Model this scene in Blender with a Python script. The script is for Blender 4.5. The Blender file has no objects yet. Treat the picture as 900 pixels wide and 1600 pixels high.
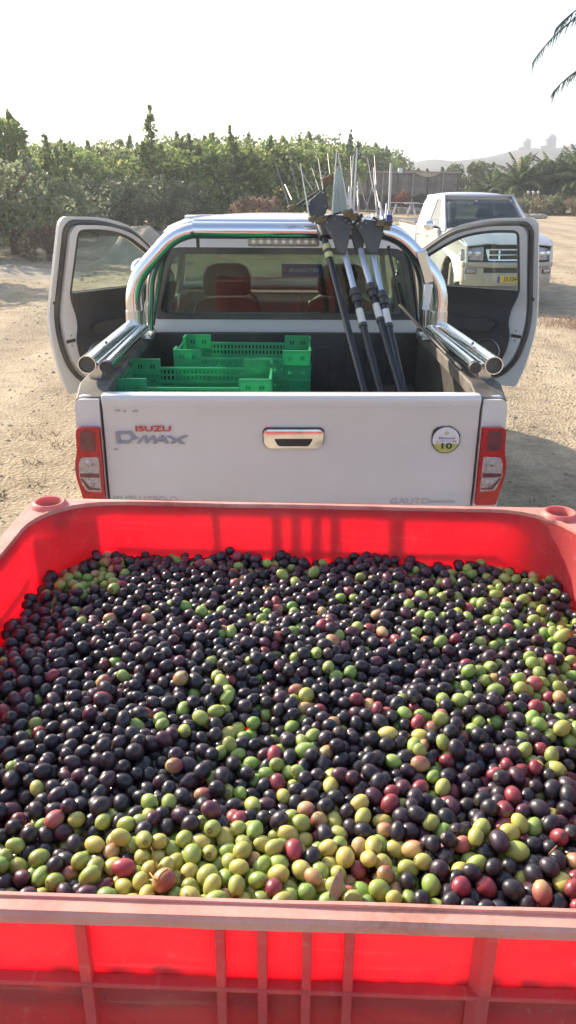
import bpy, bmesh, math, random
import numpy as np
from mathutils import Vector, Matrix, noise
from mathutils.geometry import tessellate_polygon
R = math.radians
PI = math.pi
scene = bpy.context.scene
COL = scene.collection
rnd = random.Random(7)

# ------------------------------------------------------------------ camera
CAM_Z = 2.07
PITCH = 22.5
F = 1256.0                     # focal length in pixels of the 900 x 1600 photograph
cam_data = bpy.data.cameras.new('camera')
cam = bpy.data.objects.new('camera', cam_data)
COL.objects.link(cam)
CAM_ROT = Matrix.Rotation(R(90 - PITCH), 3, 'X') @ Matrix.Rotation(R(0.4), 3, 'Z')
cam.matrix_world = Matrix.Translation((0, 0, CAM_Z)) @ CAM_ROT.to_4x4()
cam_data.sensor_fit = 'VERTICAL'
cam_data.sensor_height = 36
cam_data.lens = 36 * F / 1600
cam_data.clip_start = 0.02
cam_data.clip_end = 8000
scene.camera = cam

def P(px, py, Y):
    """point of the place at distance Y ahead that the photograph shows at (px, py)"""
    d = CAM_ROT @ Vector(((px - 450) / F, (800 - py) / F, -1))
    t = Y / d.y
    return Vector((d.x * t, Y, CAM_Z + d.z * t))

def PG(px, py, z=0.0):
    d = CAM_ROT @ Vector(((px - 450) / F, (800 - py) / F, -1))
    t = (z - CAM_Z) / d.z
    return Vector((d.x * t, d.y * t, z))

# ------------------------------------------------------------------ light
SUN_EL, SUN_AZ = 27.0, 50.0    # azimuth: degrees left of straight ahead
w = bpy.data.worlds.new('World')
scene.world = w
w.use_nodes = True
nt = w.node_tree
bg = nt.nodes['Background']
sky = nt.nodes.new('ShaderNodeTexSky')
sky.sky_type = 'NISHITA'
sky.sun_disc = False
sky.sun_elevation = R(SUN_EL)
sky.sun_rotation = R(-SUN_AZ)
sky.air_density = 1.0
sky.dust_density = 1.6
sky.ozone_density = 1.0
sky.altitude = 300
nt.links.new(sky.outputs[0], bg.inputs[0])
bg.inputs[1].default_value = 0.13
sun_d = bpy.data.lights.new('sun', 'SUN')
sun_d.energy = 5.0
sun_d.angle = R(0.53)
sun_d.color = (1.0, 0.86, 0.68)
sun = bpy.data.objects.new('sun', sun_d)
COL.objects.link(sun)
_s = Vector((-math.sin(R(SUN_AZ)) * math.cos(R(SUN_EL)), math.cos(R(SUN_AZ)) * math.cos(R(SUN_EL)), math.sin(R(SUN_EL))))
sun.rotation_euler = _s.to_track_quat('Z', 'Y').to_euler()
sun.location = _s * 30
scene.view_settings.view_transform = 'Standard'
scene.view_settings.look = 'None'
scene.view_settings.gamma = 1.0
scene.view_settings.exposure = 1.3
scene.cycles.max_bounces = 8
scene.cycles.transparent_max_bounces = 16
scene.cycles.volume_bounces = 1

# ------------------------------------------------------------------ materials
def mat(name, color, rough=0.6, metal=0.0, var=0.0, vscale=8.0, color2=None, bump=0.0, bscale=60.0, coat=0.0,
        spec=0.5, trans=0.0, dust=0.0, detail=5.0, rvar=0.0, attr=None, dustcol=(.45, .38, .28), transcol=None, dscale=3.0):
    m = bpy.data.materials.new(name)
    m.use_nodes = True
    n, l = m.node_tree.nodes, m.node_tree.links
    p = n['Principled BSDF']
    p.inputs['Roughness'].default_value = rough
    p.inputs['Metallic'].default_value = metal
    p.inputs['Coat Weight'].default_value = coat
    p.inputs['Coat Roughness'].default_value = 0.08
    p.inputs['Specular IOR Level'].default_value = spec
    tc = n.new('ShaderNodeTexCoord')
    src = None
    if attr:
        a = n.new('ShaderNodeAttribute'); a.attribute_name = attr
        src = a.outputs['Color']
    if color2 is not None or var > 0:
        nz = n.new('ShaderNodeTexNoise'); nz.inputs['Scale'].default_value = vscale
        nz.inputs['Detail'].default_value = detail
        l.new(tc.outputs['Object'], nz.inputs['Vector'])
        rp = n.new('ShaderNodeValToRGB')
        rp.color_ramp.elements[0].position = 0.32
        rp.color_ramp.elements[1].position = 0.68
        if color2 is None:
            color2 = tuple(min(1, c * (1 + var)) for c in color)
            c1 = tuple(c * (1 - var) for c in color)
        else:
            c1 = color
        rp.color_ramp.elements[0].color = (*c1, 1)
        rp.color_ramp.elements[1].color = (*color2, 1)
        l.new(nz.outputs[0], rp.inputs[0])
        if src is None:
            src = rp.outputs[0]
        else:
            mx = n.new('ShaderNodeMix'); mx.data_type = 'RGBA'; mx.blend_type = 'MULTIPLY'
            mx.inputs[0].default_value = 1.0
            l.new(src, mx.inputs[6]); l.new(rp.outputs[0], mx.inputs[7])
            src = mx.outputs[2]
    if dust > 0:
        dn = n.new('ShaderNodeTexNoise'); dn.inputs['Scale'].default_value = dscale; dn.inputs['Detail'].default_value = 8
        dn.inputs['Roughness'].default_value = 0.65
        l.new(tc.outputs['Object'], dn.inputs['Vector'])
        mr = n.new('ShaderNodeMapRange'); mr.inputs[1].default_value = 0.35; mr.inputs[2].default_value = 0.75
        mr.inputs[3].default_value = 0.1 * dust; mr.inputs[4].default_value = dust
        l.new(dn.outputs[0], mr.inputs[0])
        mx = n.new('ShaderNodeMix'); mx.data_type = 'RGBA'
        l.new(mr.outputs[0], mx.inputs[0])
        if src is not None: l.new(src, mx.inputs[6])
        else: mx.inputs[6].default_value = (*color, 1)
        mx.inputs[7].default_value = (*dustcol, 1)
        src = mx.outputs[2]
        m2 = n.new('ShaderNodeMapRange'); m2.inputs[3].default_value = rough; m2.inputs[4].default_value = min(1, rough + 0.5)
        l.new(mr.outputs[0], m2.inputs[0]); l.new(m2.outputs[0], p.inputs['Roughness'])
    elif rvar > 0:
        dn = n.new('ShaderNodeTexNoise'); dn.inputs['Scale'].default_value = vscale * 2; dn.inputs['Detail'].default_value = 6
        l.new(tc.outputs['Object'], dn.inputs['Vector'])
        m2 = n.new('ShaderNodeMapRange'); m2.inputs[3].default_value = max(0, rough - rvar); m2.inputs[4].default_value = min(1, rough + rvar)
        l.new(dn.outputs[0], m2.inputs[0]); l.new(m2.outputs[0], p.inputs['Roughness'])
    if src is not None: l.new(src, p.inputs['Base Color'])
    else: p.inputs['Base Color'].default_value = (*color, 1)
    if bump > 0:
        bn = n.new('ShaderNodeTexNoise'); bn.inputs['Scale'].default_value = bscale; bn.inputs['Detail'].default_value = 6
        l.new(tc.outputs['Object'], bn.inputs['Vector'])
        b = n.new('ShaderNodeBump'); b.inputs['Strength'].default_value = bump; b.inputs['Distance'].default_value = 0.01
        l.new(bn.outputs[0], b.inputs['Height']); l.new(b.outputs[0], p.inputs['Normal'])
    if trans > 0:
        t = n.new('ShaderNodeBsdfTranslucent')
        if transcol is not None: t.inputs[0].default_value = (*transcol, 1)
        elif src is not None: l.new(src, t.inputs[0])
        else: t.inputs[0].default_value = (*color, 1)
        ms = n.new('ShaderNodeMixShader'); ms.inputs[0].default_value = trans
        l.new(p.outputs[0], ms.inputs[1]); l.new(t.outputs[0], ms.inputs[2])
        l.new(ms.outputs[0], n['Material Output'].inputs[0])
    return m

def glass_mat(name, tint, refl=0.12, rough=0.02, dirt=.09):
    """thin pane: tinted see-through plus a Fresnel reflection"""
    m = bpy.data.materials.new(name); m.use_nodes = True
    n, l = m.node_tree.nodes, m.node_tree.links
    n.remove(n['Principled BSDF'])
    t = n.new('ShaderNodeBsdfTransparent'); t.inputs[0].default_value = (*tint, 1)
    g = n.new('ShaderNodeBsdfGlossy'); g.inputs['Roughness'].default_value = rough
    d = n.new('ShaderNodeBsdfDiffuse'); d.inputs[0].default_value = (.5, .47, .4, 1)
    fr = n.new('ShaderNodeFresnel'); fr.inputs[0].default_value = 1.5
    ad = n.new('ShaderNodeMath'); ad.operation = 'ADD'; ad.inputs[1].default_value = refl
    l.new(fr.outputs[0], ad.inputs[0])
    ge = n.new('ShaderNodeNewGeometry'); iv = n.new('ShaderNodeMath'); iv.operation = 'SUBTRACT'; iv.inputs[0].default_value = 1; l.new(ge.outputs['Backfacing'], iv.inputs[1])
    ml = n.new('ShaderNodeMath'); ml.operation = 'MULTIPLY'; l.new(ad.outputs[0], ml.inputs[0]); l.new(iv.outputs[0], ml.inputs[1])
    mx = n.new('ShaderNodeMixShader'); l.new(ml.outputs[0], mx.inputs[0])
    m2 = n.new('ShaderNodeMixShader')
    tc = n.new('ShaderNodeTexCoord'); nz = n.new('ShaderNodeTexNoise'); nz.inputs['Scale'].default_value = 6; nz.inputs['Detail'].default_value = 6
    l.new(tc.outputs['Object'], nz.inputs['Vector'])
    mr = n.new('ShaderNodeMapRange'); mr.inputs[1].default_value = .3; mr.inputs[2].default_value = .8; mr.inputs[3].default_value = dirt * .2; mr.inputs[4].default_value = dirt
    l.new(nz.outputs[0], mr.inputs[0]); l.new(mr.outputs[0], m2.inputs[0])
    l.new(t.outputs[0], mx.inputs[1]); l.new(g.outputs[0], mx.inputs[2])
    l.new(mx.outputs[0], m2.inputs[1]); l.new(d.outputs[0], m2.inputs[2])
    l.new(m2.outputs[0], n['Material Output'].inputs[0])
    return m

M = {}
M['paint'] = mat('white_paint', (.64, .63, .61), 0.35, coat=0.6, dust=0.22, dustcol=(.42, .36, .28), dscale=2.5)
M['paint_far'] = mat('silver_white_paint', (.58, .58, .60), 0.42, metal=.65, coat=0.3, dust=0.12, dscale=2.0)
M['beige'] = mat('beige_bumper_paint', (.50, .44, .37), 0.45, metal=.3, coat=0.2, dust=0.3)
M['black'] = mat('black_plastic', (.022, .022, .024), 0.5, dust=0.12, dscale=6)
M['liner'] = mat('bed_liner', (.02, .021, .023), 0.55, dust=0.16, bump=.2, bscale=30, dscale=5)
M['cap'] = mat('bed_rail_cap', (.035, .034, .034), 0.6, dust=0.5, dustcol=(.42, .36, .28), dscale=7)
M['rubber'] = mat('rubber_seal', (.03, .03, .03), 0.6, dust=0.25)
M['tyre'] = mat('tyre_rubber', (.06, .056, .05), 0.85, dust=1.0, dustcol=(.42, .37, .29), bump=.4)
M['rim'] = mat('wheel_alloy', (.55, .55, .55), 0.35, metal=.8, dust=.4)
M['chrome'] = mat('chrome', (.80, .81, .83), 0.13, metal=1.0, dust=0.06, dscale=9)
M['bright_chrome'] = mat('bright_chrome', (.86, .87, .90), 0.05, metal=1.0)
M['steel'] = mat('stainless_steel', (.66, .66, .66), 0.2, metal=1.0, dust=.16, dscale=8)
M['darkmetal'] = mat('dark_steel', (.08, .08, .085), 0.45, metal=.6, dust=.2)
M['trim'] = mat('door_card', (.03, .032, .037), 0.6, dust=.12, bump=.15, bscale=200)
M['seat'] = mat('seat_fabric', (.05, .05, .055), 0.9, bump=.3, bscale=150, var=.2)
M['cream'] = mat('cream_cloth', (.55, .52, .42), 0.9, var=.15)
M['redcloth'] = mat('red_cloth', (.35, .04, .03), 0.9, var=.2)
M['glass'] = glass_mat('window_glass', (.86, .92, .89), 0.03)
M['glass_rear'] = glass_mat('rear_window_glass', (.44, .54, .49), 0.01, dirt=.05)
M['glass_dark'] = glass_mat('parked_windscreen_glass', (.42, .47, .46), .05)
M['redlens'] = mat('red_lens', (.55, .012, .02), 0.12, coat=1.0, trans=.25, var=.15, vscale=40)
M['clearlens'] = mat('clear_lens', (.42, .36, .36), 0.15, metal=.5, coat=1.0, var=.25, vscale=60, bump=.6, bscale=150)
M['smokelens'] = mat('dark_lens', (.13, .02, .03), 0.2, coat=1.0, var=.3, vscale=30)
M['led'] = mat('led_lens', (.85, .82, .72), 0.2, coat=1)
M['ledbody'] = mat('light_housing', (.42, .35, .30), .45, metal=.3)
M['blue'] = mat('blue_sticker', (.045, .05, .24), .4)
M['white'] = mat('white_print', (.75, .75, .75), .6)
M['stickerwhite'] = mat('sticker_white', (.68, .66, .68), .5)
M['olivegreen'] = mat('sticker_green', (.36, .38, .08), .5, color2=(.48, .46, .16), vscale=30)
M['badgered'] = mat('badge_red', (.55, .06, .04), .4)
M['badgegrey'] = mat('badge_grey', (.26, .28, .34), .4, metal=.2)
M['printgrey'] = mat('faint_print', (.43, .39, .36), .7)
M['plate'] = mat('plate_yellow', (.85, .50, .03), .45)
M['plateblue'] = mat('plate_blue', (.03, .08, .45), .45)
M['green'] = mat('green_crate_plastic', (.06, .40, .19), 0.36, var=.12, vscale=5, trans=.38, transcol=(.08, .66, .28), coat=.25)
M['glovetan'] = mat('tan_plastic', (.15, .11, .05), .6, var=.2)
M['carbon'] = mat('carbon_rod', (.24, .225, .21), .35, metal=.3)
M['dusty_tyre'] = mat('dusty_tyre', (.24, .21, .165), .9, var=.2, vscale=12, bump=.4)
M['rodwhite'] = mat('white_rod', (.58, .56, .52), .45)
M['polish'] = mat('aluminium_pole', (.50, .55, .64), .3, metal=.5)
M['polebl'] = mat('black_pole', (.016, .017, .02), .35)
M['headgrey'] = mat('grey_head_plate', (.045, .05, .06), .5, dust=.2, bump=.2, bscale=80)
M['blade'] = mat('pale_blade', (.42, .50, .48), .5, trans=.3)
M['copper'] = mat('copper_pipe_paint', (.55, .24, .16), .3, metal=.6)

# ------------------------------------------------------------------ mesh helpers
class MB:
    def __init__(s): s.v, s.f, s.m, s.c = [], [], [], []
    def add(s, vs, fs, mi=0, col=None):
        o = len(s.v)
        s.v.extend([tuple(x) for x in vs]); s.f.extend([tuple(i + o for i in f) for f in fs]); s.m.extend([mi] * len(fs))
        if col is not None: s.c.extend([col] * len(vs))
        return s
    def box(s, c, d, rot=None, mi=0, taper=1.0):
        hx, hy, hz = d[0] / 2, d[1] / 2, d[2] / 2
        vs = []
        for z, k in ((-hz, 1), (hz, taper)):
            for x, y in ((-hx, -hy), (hx, -hy), (hx, hy), (-hx, hy)):
                p = Vector((x * k, y * k, z))
                if rot is not None: p = rot @ p
                vs.append((p.x + c[0], p.y + c[1], p.z + c[2]))
        return s.add(vs, [(0, 3, 2, 1), (4, 5, 6, 7), (0, 1, 5, 4), (1, 2, 6, 5), (2, 3, 7, 6), (3, 0, 4, 7)], mi)
    def bar(s, a, b, wd, h, up=(0, 0, 1), mi=0):
        a, b = Vector(a), Vector(b); d = (b - a).normalized(); u = Vector(up)
        sd = d.cross(u)
        if sd.length < 1e-4: sd = d.cross(Vector((1, 0, 0)))
        sd.normalize(); u = sd.cross(d)
        vs = []
        for q in (a, b):
            for i, j in ((-1, -1), (1, -1), (1, 1), (-1, 1)):
                vs.append(q + sd * i * wd / 2 + u * j * h / 2)
        return s.add(vs, [(0, 1, 2, 3), (7, 6, 5, 4), (0, 4, 5, 1), (1, 5, 6, 2), (2, 6, 7, 3), (3, 7, 4, 0)], mi)
    def tube(s, pts, r, n=12, caps=True, mi=0, flat=None):
        pts = [Vector(p) for p in pts]; k = len(pts)
        rs = r if isinstance(r, (list, tuple)) else [r] * k
        vs, fs = [], []
        prev = None
        for i, p in enumerate(pts):
            t = (pts[min(i + 1, k - 1)] - pts[max(i - 1, 0)]).normalized()
            if prev is None:
                a = Vector((0, 0, 1)) if abs(t.z) < .9 else Vector((1, 0, 0))
                u = t.cross(a).normalized()
            else:
                u = (prev - t * prev.dot(t)).normalized()
            prev = u; w_ = t.cross(u)
            for j in range(n):
                an = 2 * PI * j / n
                vs.append(p + (u * math.cos(an) + w_ * math.sin(an)) * rs[i])
        for i in range(k - 1):
            for j in range(n):
                j2 = (j + 1) % n
                fs.append((i * n + j, i * n + j2, (i + 1) * n + j2, (i + 1) * n + j))
        if caps:
            fs.append(tuple(range(n - 1, -1, -1))); fs.append(tuple((k - 1) * n + j for j in range(n)))
        return s.add(vs, fs, mi)
    def plate(s, outer, holes, t, fn, mi=0):
        """flat outline with holes, thickness t; fn(u, v, w) gives the place"""
        loops = [outer] + list(holes)
        tri = tessellate_polygon([[Vector((u, v, 0)) for u, v in lp] for lp in loops])
        fl = [p for lp in loops for p in lp]; N = len(fl)
        a = sum(fl[i[0]][0] * 0 for i in tri)
        vs = [fn(u, v, 0) for u, v in fl] + [fn(u, v, t) for u, v in fl]
        fs = []
        for q in tri:
            fs.append(tuple(q)); fs.append((q[2] + N, q[1] + N, q[0] + N))
        o = 0
        for lp in loops:
            k = len(lp)
            for i in range(k):
                j = (i + 1) % k
                fs.append((o + i, o + j, o + j + N, o + i + N))
            o += k
        return s.add(vs, fs, mi)
    def loft(s, rings, closed=True, caps=True, mi=0):
        n = len(rings[0]); k = len(rings)
        vs = [p for r_ in rings for p in r_]; fs = []
        for i in range(k - 1):
            for j in range(n if closed else n - 1):
                j2 = (j + 1) % n
                fs.append((i * n + j, i * n + j2, (i + 1) * n + j2, (i + 1) * n + j))
        if caps and closed:
            fs.append(tuple(range(n - 1, -1, -1))); fs.append(tuple((k - 1) * n + j for j in range(n)))
        return s.add(vs, fs, mi)
    def shell(s, fn, nu, nv, t, mi=0):
        """fn(a, b) -> (point, normal) for a, b in 0..1, thickened by t along the normal"""
        top, bot = [], []
        for i in range(nu + 1):
            for j in range(nv + 1):
                p, nn = fn(i / nu, j / nv); p = Vector(p); nn = Vector(nn)
                top.append(p); bot.append(p - nn * t)
        N = len(top); fs = []
        I = lambda i, j: i * (nv + 1) + j
        for i in range(nu):
            for j in range(nv):
                fs.append((I(i, j), I(i + 1, j), I(i + 1, j + 1), I(i, j + 1)))
                fs.append((N + I(i, j), N + I(i, j + 1), N + I(i + 1, j + 1), N + I(i + 1, j)))
        edge = [I(i, 0) for i in range(nu)] + [I(nu, j) for j in range(nv)] + [I(i, nv) for i in range(nu, 0, -1)] + [I(0, j) for j in range(nv, 0, -1)]
        for a_, b_ in zip(edge, edge[1:] + edge[:1]):
            fs.append((a_, a_ + N, b_ + N, b_))
        return s.add(top + bot, fs, mi)
    def sphere(s, c, r, n=10, m=7, mi=0, sc=(1, 1, 1), zmin=-1.0):
        vs, fs = [], []
        c = Vector(c)
        for i in range(m + 1):
            ph = -PI / 2 + PI * i / m
            for j in range(n):
                th = 2 * PI * j / n
                z = max(math.sin(ph), zmin)
                vs.append((c.x + r * sc[0] * math.cos(ph) * math.cos(th), c.y + r * sc[1] * math.cos(ph) * math.sin(th), c.z + r * sc[2] * z))
        for i in range(m):
            for j in range(n):
                j2 = (j + 1) % n
                fs.append((i * n + j, i * n + j2, (i + 1) * n + j2, (i + 1) * n + j))
        return s.add(vs, fs, mi)
    def mesh(s, name, mats, smooth=False, recalc=True):
        me = bpy.data.meshes.new(name)
        me.from_pydata(s.v, [], s.f)
        for q in (mats if isinstance(mats, (list, tuple)) else [mats]):
            me.materials.append(M[q] if isinstance(q, str) else q)
        me.polygons.foreach_set('material_index', s.m)
        if recalc:
            bm = bmesh.new(); bm.from_mesh(me)
            bmesh.ops.remove_doubles(bm, verts=bm.verts, dist=1e-5)
            bmesh.ops.recalc_face_normals(bm, faces=bm.faces)
            bm.to_mesh(me); bm.free()
        elif s.c:
            at = me.color_attributes.new('tint', 'FLOAT_COLOR', 'POINT')
            at.data.foreach_set('color', [x for c in s.c for x in (*c, 1)])
        if smooth:
            me.polygons.foreach_set('use_smooth', [True] * len(me.polygons))
            if smooth is not True: me.set_sharp_from_angle(angle=R(smooth))
        me.update()
        return me
    def build(s, name, mats, parent=None, smooth=False, bevel=0.0, recalc=True, seg=2):
        o = bpy.data.objects.new(name, s.mesh(name, mats, smooth, recalc))
        COL.objects.link(o)
        if parent is not None: o.parent = parent
        if bevel > 0:
            b = o.modifiers.new('bevel', 'BEVEL'); b.width = bevel; b.segments = seg; b.limit_method = 'ANGLE'; b.angle_limit = R(35)
            for pl in o.data.polygons: pl.use_smooth = True
            o.data.set_sharp_from_angle(angle=R(50))
        return o

def tag(o, label=None, cat=None, group=None, kind=None):
    if label: o['label'] = label
    if cat: o['category'] = cat
    if group: o['group'] = group
    if kind: o['kind'] = kind
    return o

def thing(name, label, cat, loc=(0, 0, 0), rz=0.0, group=None):
    o = bpy.data.objects.new(name, None); COL.objects.link(o)
    o.location = loc; o.rotation_euler = (0, 0, rz); o.empty_display_size = .2
    return tag(o, label, cat, group)

def copy_tree(o, parent=None):
    c = o.copy(); COL.objects.link(c); c.parent = parent
    for ch in list(o.children): copy_tree(ch, c)
    return c

def rpoly(pts, r, n=4):
    """polygon with rounded corners; r one radius or one per corner"""
    out = []; k = len(pts)
    for i in range(k):
        p = Vector(pts[i]); a = Vector(pts[i - 1]); b = Vector(pts[(i + 1) % k])
        rr = r[i] if isinstance(r, (list, tuple)) else r
        da, db = (a - p), (b - p)
        rr = min(rr, da.length * .49, db.length * .49)
        if rr < 1e-4: out.append((p.x, p.y)); continue
        s_, e = p + da.normalized() * rr, p + db.normalized() * rr
        for j in range(n + 1):
            t = j / n
            q = s_ * (1 - t) ** 2 + p * 2 * t * (1 - t) + e * t * t
            out.append((q.x, q.y))
    return out

def smooth_path(pts, r, n=6):
    out = [Vector(pts[0])]
    for i in range(1, len(pts) - 1):
        p = Vector(pts[i]); a = Vector(pts[i - 1]) - p; b = Vector(pts[i + 1]) - p
        rr = min(r, a.length * .45, b.length * .45)
        s_, e = p + a.normalized() * rr, p + b.normalized() * rr
        for j in range(n + 1):
            t = j / n
            out.append(s_ * (1 - t) ** 2 + p * 2 * t * (1 - t) + e * t * t)
    out.append(Vector(pts[-1]))
    return out

def text_obj(body, size, name, matname, parent, matrix, depth=0.0015, shear=0.0, sx=1.0, align='CENTER', bold=0.0):
    cu = bpy.data.curves.new('t', 'FONT'); cu.body = body; cu.size = size; cu.extrude = depth; cu.shear = shear
    cu.align_x = align; cu.align_y = 'CENTER'; cu.resolution_u = 3; cu.offset = bold
    tmp = bpy.data.objects.new('t', cu); COL.objects.link(tmp)
    dg = bpy.context.evaluated_depsgraph_get(); dg.update()
    me = bpy.data.meshes.new_from_object(tmp.evaluated_get(dg))
    bpy.data.objects.remove(tmp); bpy.data.curves.remove(cu)
    me.materials.clear(); me.materials.append(M[matname])
    me.transform(matrix @ Matrix.Diagonal((sx, 1, 1, 1)))
    o = bpy.data.objects.new(name, me); COL.objects.link(o); o.parent = parent
    return o

# ------------------------------------------------------------------ ground
def ground_h(x, y):
    d = math.hypot(x, y)
    h = .03 * noise.noise(Vector((x * .5, y * .5, 0))) + .012 * noise.noise(Vector((x * 2.1, y * 2.1, 3)))
    h += .05 * noise.noise(Vector((x * .12, y * .16, 5))) * min(1, d / 12)
    # ruts left by wheels, running away from the trucks
    for cx, wd, dp in ((-3.3, .35, .035), (-5.1, .35, .03), (2.6, .3, .02), (6.2, .35, .04), (8.0, .35, .035)):
        k = (x - cx - .25 * math.sin(y * .13 + cx)) / wd
        if abs(k) < 3: h -= 1.9 * dp * math.exp(-k * k) * (0.6 + .4 * noise.noise(Vector((x, y * .4, cx))))
    # small bank right of the parked truck
    h += .10 * math.exp(-((x - 5.9) / 1.2) ** 2 - ((y - 13.2) / .35) ** 2)
    if y > 17 and x < 1: h += .12 * noise.noise(Vector((x * .3, y * .3, 9)))
    return h

def build_ground():
    ys = [-300, -80, -20, -6, -2, 0]
    y = 0.0; st = .10
    while y < 3000:
        st = max(.07, y * .0125) if y < 120 else y * .2
        y += st; ys.append(y)
    N = 150
    vs, fs = [], []
    for yy in ys:
        half = max(14, abs(yy) * 1.1 + 6) if yy < 120 else yy * 1.3
        if yy < 0: half = max(14, abs(yy) * 3)
        for i in range(N + 1):
            x = half * (2 * i / N - 1)
            vs.append((x, yy, ground_h(x, yy) if 0 <= yy < 120 else 0))
    for j in range(len(ys) - 1):
        for i in range(N):
            a = j * (N + 1) + i
            fs.append((a, a + 1, a + N + 2, a + N + 1))
    b = MB(); b.add(vs, fs)
    m = bpy.data.materials.new('dry_dirt'); m.use_nodes = True
    n, l = m.node_tree.nodes, m.node_tree.links
    p = n['Principled BSDF']; p.inputs['Roughness'].default_value = .95; p.inputs['Specular IOR Level'].default_value = .15
    tc = n.new('ShaderNodeTexCoord')
    def nz(scale, det=6, rough=.6, sc=(1, 1, 1)):
        mp = n.new('ShaderNodeMapping'); mp.inputs['Scale'].default_value = sc
        l.new(tc.outputs['Object'], mp.inputs[0])
        q = n.new('ShaderNodeTexNoise'); q.inputs['Scale'].default_value = scale; q.inputs['Detail'].default_value = det
        q.inputs['Roughness'].default_value = rough; l.new(mp.outputs[0], q.inputs['Vector']); return q.outputs[0]
    def ramp(src, stops):
        r_ = n.new('ShaderNodeValToRGB'); e = r_.color_ramp.elements
        e[0].position, e[0].color = stops[0][0], (*stops[0][1], 1); e[1].position, e[1].color = stops[-1][0], (*stops[-1][1], 1)
        for ps, c in stops[1:-1]:
            k = e.new(ps); k.color = (*c, 1)
        l.new(src, r_.inputs[0]); return r_.outputs[0]
    def mix(f, a, b_, mode='MIX'):
        x = n.new('ShaderNodeMix'); x.data_type = 'RGBA'; x.blend_type = mode
        if isinstance(f, float): x.inputs[0].default_value = f
        else: l.new(f, x.inputs[0])
        l.new(a, x.inputs[6]); l.new(b_, x.inputs[7]); return x.outputs[2]
    big = ramp(nz(.35, 5), [(.3, (.38, .31, .215)), (.5, (.45, .37, .26)), (.72, (.50, .42, .305))])
    med = ramp(nz(3.0, 8, .7), [(.3, (.66, .65, .64)), (.52, (1, 1, 1)), (.72, (1.15, 1.13, 1.08))])
    fine = ramp(nz(26, 6, .75), [(.30, (.60, .58, .55)), (.48, (1, 1, 1)), (.68, (1.18, 1.14, 1.08))])
    c = mix(1.0, big, med, 'MULTIPLY'); c = mix(1.0, c, fine, 'MULTIPLY')
    vor = n.new('ShaderNodeTexVoronoi'); vor.inputs['Scale'].default_value = 34; vor.inputs['Randomness'].default_value = 1
    l.new(tc.outputs['Object'], vor.inputs['Vector'])
    stone = ramp(vor.outputs['Color'], [(.0, (.55, .52, .48)), (.5, (1, 1, 1)), (1., (1.35, 1.3, 1.22))])
    sepm = n.new('ShaderNodeMapRange'); sepm.inputs[1].default_value = .02; sepm.inputs[2].default_value = .32; sepm.inputs[3].default_value = .75; sepm.inputs[4].default_value = 0
    l.new(vor.outputs['Distance'], sepm.inputs[0])
    cs = mix(1.0, c, stone, 'MULTIPLY')
    c = mix(sepm.outputs[0], c, cs)
    trk = ramp(nz(1.1, 4, .5, (1, .12, 1)), [(.38, (.80, .79, .78)), (.55, (1, 1, 1)), (.7, (1.05, 1.04, 1.03))])
    c = mix(1.0, c, trk, 'MULTIPLY')
    l.new(c, p.inputs['Base Color'])
    ht = n.new('ShaderNodeMath'); ht.operation = 'ADD'
    l.new(nz(30, 8, .8), ht.inputs[0]); l.new(vor.outputs['Distance'], ht.inputs[1])
    bp = n.new('ShaderNodeBump'); bp.inputs['Strength'].default_value = .9; bp.inputs['Distance'].default_value = .02
    l.new(ht.outputs[0], bp.inputs['Height']); l.new(bp.outputs[0], p.inputs['Normal'])
    o = b.build('ground', m, None, smooth=True, recalc=False)
    tag(o, 'pale beige dirt lot with gravel and wheel tracks', kind='structure')
    return o
build_ground()

# loose stones and clods lying on the dirt
def scatter_stones():
    b = MB(); r_ = random.Random(3)
    ico = [(0, 0, .75), (.9, 0, .1), (.28, .86, .1), (-.73, .53, .15), (-.73, -.53, .05), (.28, -.86, .1), (0, 0, -.5)]
    fc = [(0, 1, 2), (0, 2, 3), (0, 3, 4), (0, 4, 5), (0, 5, 1), (6, 2, 1), (6, 3, 2), (6, 4, 3), (6, 5, 4), (6, 1, 5)]
    for i in range(11000):
        y = 2.2 + 22 * r_.random() ** 1.7
        x = r_.uniform(-1, 1) * (y * .55 + 1.0)
        s_ = .005 + .016 * r_.random() ** 3 + y * .0005
        if r_.random() < .01: s_ *= 2.0
        a = r_.uniform(0, 6.28); ca, sa = math.cos(a), math.sin(a); z0 = ground_h(x, y)
        g = r_.uniform(.6, 1.35)
        sx, sy = s_ * r_.uniform(.7, 1.4), s_ * r_.uniform(.7, 1.3)
        b.add([(x + (vx * ca - vy * sa) * sx, y + (vx * sa + vy * ca) * sy, z0 + vz * s_ * .8) for vx, vy, vz in ico], fc, 0, (.36 * g, .31 * g, .235 * g))
    m = mat('stone', (1, 1, 1), .95, attr='tint', spec=.1)
    o = b.build('gravel', m, None, recalc=False)
    tag(o, 'loose small stones and clods scattered over the dirt lot', 'gravel', kind='stuff')
scatter_stones()

# dry weeds and straw lying about
b = MB(); r_ = random.Random(8)
for i in range(260):
    y = 5 + 22 * r_.random() ** 1.3; x = r_.uniform(-1, 1) * (y * .5 + .8); k = r_.uniform(.02, .10)
    for q in range(int(r_.uniform(3, 22))):
        px_, py_ = x + r_.gauss(0, k), y + r_.gauss(0, k); z0 = ground_h(px_, py_)
        d = Vector((r_.gauss(0, .04), r_.gauss(0, .04), r_.uniform(.0, .05))); e_ = Vector((.004, .003, 0)); g = r_.uniform(.5, 1.2)
        a0 = Vector((px_, py_, z0 + .004)); b.add([a0 - e_, a0 + e_, a0 + d + e_ * .3, a0 + d - e_ * .3], [(0, 1, 2, 3)], 0, (.30 * g, .23 * g, .13 * g))
tag(b.build('straw', mat('straw', (1, 1, 1), .9, attr='tint'), None, recalc=False), 'bits of straw and dry weeds scattered on the dirt lot', 'straw', kind='stuff')

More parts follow.
